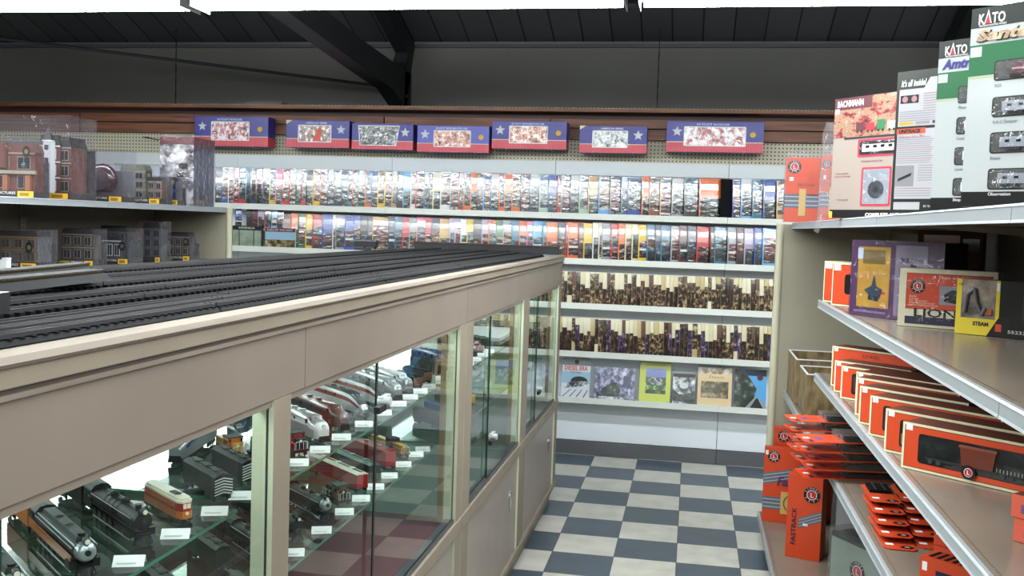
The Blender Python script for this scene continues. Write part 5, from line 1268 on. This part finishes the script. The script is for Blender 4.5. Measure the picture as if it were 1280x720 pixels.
# base deck: orange track boxes, bag and tin ----------------------------------
def fastbox(lab, pos, rz, w, d, h, big):
    o = carton('track_box', lab, 'track box', (pos[0], pos[1], .1405), rz, w, d, h, ORANGE, 'orange track boxes on the base deck', side=ORANGE2)
    m = MB()
    if big:
        rails(m, 0, w * .9, h * .50, h * .15, -.0008, h * .16); rails(m, w * .55, w, h * .62, h * .16, -.0016, h * .12); rails(m, 0, w, h * .17, h * .17, -.0010); m.rect(w * .30, w * .7, h * .12, h * .42, -.0024, mat('buff strip', '#c9a860'))
        m.rect(.006, .02, h * .9, h * .96, -.0010, PAPER)
    else: rails(m, w * .35, w, h * .36, h * .12, -.0008, h * .12); m.rect(w * .48, w * .62, h * .40, h * .43, -.0026, PAPER)
    m.build('front_print', o)
    if big:
        r = MB(); r.tube([(w * .5 + w * .15 * math.cos(rad(a)), -.0030, h * .27 + h * .12 * math.sin(rad(a))) for a in range(0, 361, 24)], .003, mat('ring green', '#5a6a3a', .5), 6); r.build('loop_picture', o)
        roundel(o, w * .16, h * .88, w * .10, -.0014, True); text(o, 'FasTrack', h * .17, w * .22, -.0030, h * .5, mat('plum ink', '#4a2a5a', .5), w * .72, shear=.25, bold=.002)
    else:
        roundel(o, w * .7, h * .78, w * .24, -.0030, True)
        t = text(o, 'FASTRACK', .03, 0, 0, 0, NAVY, h * .45, bold=.0006); t.rotation_euler = (rad(90), rad(-90), 0); t.location = (w * .28, -.0014, h * .15)
    return o
fastbox('large flat orange track box standing by the tan end panel on the base deck', (.405, 5.17, 0), -6, .30, .045, .385, True)
o = carton('track_box', 'second orange track box behind the large one on the base deck', 'track box', (.455, 5.255, .1405), -4, .30, .05, .475, ORANGE2, 'orange track boxes on the base deck'); roundel(o, .05, .43, .03, -.0014, True); mm = MB(); rails(mm, .09, .3, .40, .05, -.001, .03); mm.build('front_print', o)
fastbox('tall narrow orange track box standing in front on the base deck', (.475, 4.63, 0), -20, .155, .10, .385, False)
o = thing('clear_bag_pack', 'tall pack in a cloudy clear bag beside the tall narrow orange box', 'bagged pack', (.66, 4.50, .1408), -20)
MB().box(.01, .13, .01, .08, 0, .40, mat('grey card', '#a4a6a5', .5)).build('carton', o); MB().prism([(-.004, -.0005), (.146, -.0005), (.15, .3), (.142, .46), (.0, .455), (-.01, .25)], 'y', 0, .09, BAG).build('clear_bag', o)
o = thing('toy_tin', 'grey green tin with a round emblem in a clear bag on the base deck', 'tin', (.575, 3.93, .1408), -58)
TIN = mat('tin grey green', '#93a397', .4, var=.15)
MB().box(0, .34, 0, .12, 0, .32, TIN, (TIN, mat('tin dark', '#2c3330', .4), TIN, TIN, TIN, TIN)).build('body', o, bevel=.012)
MB().box(-.002, .342, -.002, .122, .32, .338, mat('tin dark', '#2c3330')).build('lid', o, bevel=.004); roundel(o, .15, .225, .04, -.0014, True)
MB().box(-.006, .347, -.007, .128, -.0004, .355, BAG).build('clear_bag', o)
# ------------------------------------------------------------------ left gondola with boxed kit buildings
LX, LB = -2.96, -3.46
lg = thing('gondola_shelving', 'tan shop shelving behind the counter at the left, holding kit buildings', 'shelving', (0, 0, 0))
lb = [2.2, 3.42, 4.64, 5.96]
for a, b in zip(lb, lb[1:]):
    for z in (1.672, 1.338): shelf(lg, a, b, z, LX, LB, -1)
    shelf(lg, a, b, .14, LX + .1, LB, -1, brk=False)
    MB().box(LB - .012, LB, a + .001, b - .001, 0, 1.70, TAN_D).build('back_board', lg)
for y in lb:
    u = MB(); u.box(LB - .012, LB + .012, y - .02, y + .02, 0, 1.71, mat('upright tan', '#8a8475'))
    for k in range(60): u.box(LB + .0119, LB + .0125, y - .008, y - .004, .12 + k * .0254, .135 + k * .0254, BLACK); u.box(LB + .0119, LB + .0125, y + .004, y + .008, .12 + k * .0254, .135 + k * .0254, BLACK)
    u.build('upright', lg)
MB().box(LB - .02, LX + .01, 5.963, 5.985, 0, 1.668, TAN).build('end_panel', lg); MB().cyl((LX + .008, 5.974, 0), (LX + .008, 5.974, 1.67), .02, mat('pale post', '#c2bda6')).build('end_post', lg)
BRK = mat('model brick', '#5d2a22', .6, var=.3, vscale=60); BRO = mat('model brownstone', '#6b4a34', .6, var=.3, vscale=50); STO = mat('model stone', '#8d8578', .6, var=.2, vscale=40); GRK = mat('backing card dark', '#33343a', .5); GRM = mat('backing card grey', '#55565c', .5)
def house(par, x0, x1, y0, d, h, wall, trim, floors, cols, tower=None, arch=False, roof=None):
    m = MB(); hw = h * .82; m.box(x0, x1, y0, y0 + d, .03, .03 + hw, wall)
    m.prism([(x0 - .004, .03 + hw), (x1 + .004, .03 + hw), (x1 - .012, .03 + h), (x0 + .012, .03 + h)], 'y', y0 - .004, y0 + d, roof or DARK)
    b = m.build('model_building', par)
    w = MB(); fw_ = (x1 - x0) / cols; fh = hw / floors
    for f in range(floors):
        w.box(x0 - .001, x1 + .001, y0 - .004, y0 - .0002, .03 + fh * (f + 1) - .006, .03 + fh * (f + 1), trim)
        for c in range(cols):
            cx = x0 + fw_ * (c + .5); z0 = .03 + fh * f + fh * .16; ww = fw_ * .28; zz = fh * .6
            w.box(cx - ww - .003, cx + ww + .003, y0 - .003, y0 - .0002, z0 - .003, z0 + zz + .003, trim); w.box(cx - ww, cx + ww, y0 - .0036, y0 - .003, z0, z0 + zz, WIN); w.box(cx - .0008, cx + .0008, y0 - .0042, y0 - .0036, z0, z0 + zz, trim)
    w.build('window_trim', b)
    if tower:
        tx, tw, th = tower; t = MB()
        t.prism([(tx - tw, y0 - .004), (tx - tw * .6, y0 - .03), (tx + tw * .6, y0 - .03), (tx + tw, y0 - .004)], 'z', .03, .03 + th, trim)
        t.prism([(tx - tw * .9, y0 - .026), (tx + tw * .9, y0 - .026), (tx + tw * .9, y0), (tx - tw * .9, y0)], 'z', .03 + th, .03 + th + .006, trim)
        t.add([(tx - tw * .7, y0 - .024, .036 + th), (tx + tw * .7, y0 - .024, .036 + th), (tx + tw * .7, y0, .036 + th), (tx - tw * .7, y0, .036 + th), (tx, y0 - .012, .036 + th + .07)], [(0, 1, 4), (1, 2, 4), (2, 3, 4), (3, 0, 4)], DARK)
        for f in range(4): t.box(tx - tw * .35, tx + tw * .35, y0 - .0312, y0 - .0302, .05 + th * f / 4, .03 + th * (f + .72) / 4, WIN)
        t.build('tower', b)
    return b
def kit(lab, pos, rz, w, d, h, build, oval=(.7, .85), tag_=True, dark=True, txt=True, backh=.62):
    o = thing('boxed_kit_building', lab, 'boxed kit', (pos[0], pos[1], pos[2] + .0008), rz, 'boxed kit buildings')
    t = MB(); t.box(.002, w - .002, .002, d - .002, 0, .029, DARK); t.build('base_tray', o)
    t = MB(); t.box(.004, w - .004, d - .006, d - .004, .0292, h * backh, GRK if dark else GRM); t.build('backing_card', o)
    build(o, w, d, h)
    MB().box(0, w, 0, d, -.0003, h, PLASTIC).build('clear_shell', o)
    if tag_: MB().rect(w * .76, w * .98, .001, .028, -.0012, GOLD).rect(w * .79, w * .92, .006, .022, -.0016, mat('tag brown', '#8a6a2a', .5)).build('price_label', o)
    if oval: MB().disc(w * oval[0], h * oval[1], .018, -.0010, DARK, 18, .026).disc(w * oval[0], h * oval[1], .010, -.0014, mat('oval olive', '#55553c', .5), 14, .012).build('oval_emblem', o)
    if txt and w > .13:
        text(o, 'LANDMARK', .016, w * .10, -.0012, .014, mat('lettering yellow', '#c8c03a', .5), w * .28, bold=.0003); text(o, 'STRUCTURES', .016, w * .40, -.0012, .014, mat('lettering pale', '#b9b9bc', .5), w * .33, bold=.0002)
        text(o, 'ready made and lit', .008, w * .10, -.0012, .005, mat('lettering pale', '#b9b9bc'), w * .3)
    return o
ZA = 1.6725; R1 = -3.0
def bA(o, w, d, h): house(o, .02, w - .02, .03, d - .05, h * .8, BRK, STO, 2, 3, roof=BRK); a = MB(); a.cyl((w * .5, .028, h * .5), (w * .5, .028, h * .93), .028, BRK, 14); a.build('stack', o); s = MB(); s.box(.01, w - .01, .012, .03, h * .40, h * .46, STO); s.build('balcony', o); p = MB(); [p.box(x, x + .025, .014, .03, .031, h * .38, mat('model timber', '#8a5230', .5)) for x in (.03, w * .52, w - .06)]; p.build('timber_post', o)
kit('boxed brick building with arched windows at the left picture edge', (-3.36, 4.10, ZA), 3, .36, .12, .27, bA, (.88, .78))
def bB(o, w, d, h): house(o, .03, w * .62, .07, d - .10, h * .62, GRM, STO, 3, 3); house(o, w * .64, w - .03, .06, d - .10, h * .68, BRK, STO, 3, 2, roof=DARK); k = house(o, w * .58, w * .82, .05, .02, h * .7, BRK, MWHT, 3, 1, tower=(w * .70, .03, h * .62))
kit('tallest clear boxed building, with a white bay tower and red brick side', (-3.44, 4.34, ZA), 3, .45, .24, .405, bB, None)
def bC(o, w, d, h):
    m = MB(); m.ball((w * .52, d * .5, .12), .085, mat('model oxblood', '#3d1c22', .25, coat=.7), 18, 1, .55, 1); m.cyl((w * .52, d * .5 - .05, .12), (w * .52, d * .5 - .046, .12), .06, mat('model rock', '#5a5058', .5, var=.4, vscale=30), 18); m.box(.03, w - .03, .03, d - .03, .0295, .05, mat('model rock', '#5a5058')); m.build('model_tunnel', o)
kit('clear boxed dark round model with a grey backing, right of the tallest box', (-3.31, 4.80, ZA), 3, .32, .14, .275, bC, (.1, .9), dark=False)
def bD(o, w, d, h): house(o, .02, w * .6, .04, d - .07, h * .85, mat('model olive', '#5d6048', .6, var=.3, vscale=40), STO, 3, 2, roof=mat('model olive', '#5d6048')); house(o, w * .62, w - .02, .06, d - .09, h * .55, BRO, STO, 2, 2)
kit('low clear boxed green and brown building with a yellow label', (-3.27, 5.18, ZA), 3, .28, .15, .225, bD, (.75, .72))
def bE(o, w, d, h): house(o, .015, w - .015, .03, d - .05, h * .8, GRM, MBLU, 2, 2)
kit('small clear boxed blue trimmed building in front of the silver bag', (-3.175, 5.42, ZA), 3, .165, .11, .17, bE, (.8, .8))
o = thing('silver_bag_pack', 'tall silver bag pack with a dark blue side at the shelf end', 'bagged pack', (-3.215, 5.58, ZA + .0008), 3)
NB = mat('night blue print', '#22355a', .3, coat=.8, col2='#3a2a34', vscale=7); SB_ = photo_mat('silver bag', [(.38, '#3a3436'), (.48, '#7a767a'), (.55, '#b8b4b4'), (.62, '#e4e2e2')], 10, rough=.2, coat=.9, bump=1)
MB().box(0, .215, 0, .29, 0, .40, SB_, (NB, NB, SB_, NB, NB, NB)).build('carton', o, bevel=.004); q = MB(); q.box(-.002, .217, -.003, .292, .37, .415, mat('maroon header', '#5a2028', .35, coat=.8)); q.build('header_card', o); q = MB(); q.disc(.15, .24, .03, -.0035, DARK, 14, .02); q.build('hang_hole', o)
MB().box(-.005, .221, -.0075, .297, -.0004, .43, FILM).build('clear_wrap', o)
text(o, 'Night', .03, .2165, .04, .02, mat('gold script', '#a8923a', .5), .12, rot=(90, 0, 90), shear=.3)
# lower shelf
ZB_ = 1.3385; GY = mat('model grey wall', '#4a4b50', .6)
def bF(o, w, d, h): house(o, .02, w - .02, .03, d - .05, h * .8, GY, mat('model gold band', '#8a6a2a', .5), 2, 5)
def bG(o, w, d, h): house(o, .02, w - .02, .03, d - .05, h * .85, mat('model umber', '#3d342c', .6), STO, 2, 3)
def bH(o, w, d, h): house(o, .02, w - .06, .03, d - .05, h * .6, GY, MWHT, 1, 4); house(o, .05, w - .04, .06, d - .08, h * .9, GRK, GRM, 2, 2)
def bI(o, w, d, h): house(o, .012, w - .012, .03, d - .05, h * .85, GY, GRM, 3, 2)
kit('long dark boxed building with a gold window band on the lower left shelf', (-3.36, 4.12, ZB_), 3, .36, .16, .185, bF, (.88, .55))
kit('clear boxed dark brown building right of the gold banded one', (-3.20, 4.55, ZB_), 3, .21, .13, .19, bG, None)
kit('clear boxed building with a white windowed front on the lower left shelf', (-3.25, 4.88, ZB_), 3, .25, .16, .195, bH, (.85, .5))
kit('narrow tall clear boxed grey building on the lower left shelf', (-3.135, 5.22, ZB_), 3, .13, .13, .235, bI, None)
kit('small clear boxed building nearest the tan panel on the lower left shelf', (-3.165, 5.52, ZB_), 3, .18, .14, .165, bG, (.85, .7))
o = thing('price_rail', 'white label rail with paper tickets on the lower left shelf', 'label rail', (-3.44, 3.92, ZB_ + .0008), 3)
MB().box(0, .43, .0, .03, 0, .05, WHITE).build('rail', o, bevel=.002); MB().box(.405, .43, -.001, .031, .0505, .06, WHITE).build('end_cap', o)
for k, (a, b) in enumerate(((.10, .21), (.215, .325), (.33, .385))):
    t = MB(); t.rect(a, b, .006, .05, -.001, PAPER)
    for q in range(3): t.rect(a + .008, b - .02, .036 - .01 * q, .039 - .01 * q, -.0014, TXM)
    t.build('paper_ticket', o)
for k in range(3):
    o = thing('grey_strip', f'grey plastic strip leaning behind the white label rail, {("leftmost", "middle", "rightmost")[k]}', 'strip', (-3.36 + .07 * k, 4.0, ZB_ + .004), 3, 'grey strips behind the label rail'); o.rotation_euler = (0, rad(-22), rad(3))
    MB().box(0, .035, 0, .06, 0, .2, mat('strip grey', '#8d9094', .4)).build('strip', o, bevel=.002); MB().box(.01, .014, -.001, 0, .01, .19, mat('strip groove', '#4a4c50', .5)).build('groove', o)
sc = bpy.context.scene
w = bpy.data.worlds.new('world'); sc.world = w; w.use_nodes = True
w.node_tree.nodes['Background'].inputs['Color'].default_value = (.6, .65, .7, 1); w.node_tree.nodes['Background'].inputs['Strength'].default_value = .02
sc.view_settings.view_transform = 'Standard'; sc.view_settings.look = 'None'; sc.view_settings.exposure = EXPO; sc.view_settings.gamma = 1
sc.view_settings.use_curve_mapping = False
sc.cycles.max_bounces = 10; sc.cycles.transparent_max_bounces = 24; sc.cycles.glossy_bounces = 4; sc.cycles.diffuse_bounces = 4
sc.cycles.caustics_reflective = False; sc.cycles.caustics_refractive = False
sc.cycles.sample_clamp_indirect = 6
sc.cycles.use_denoising = True
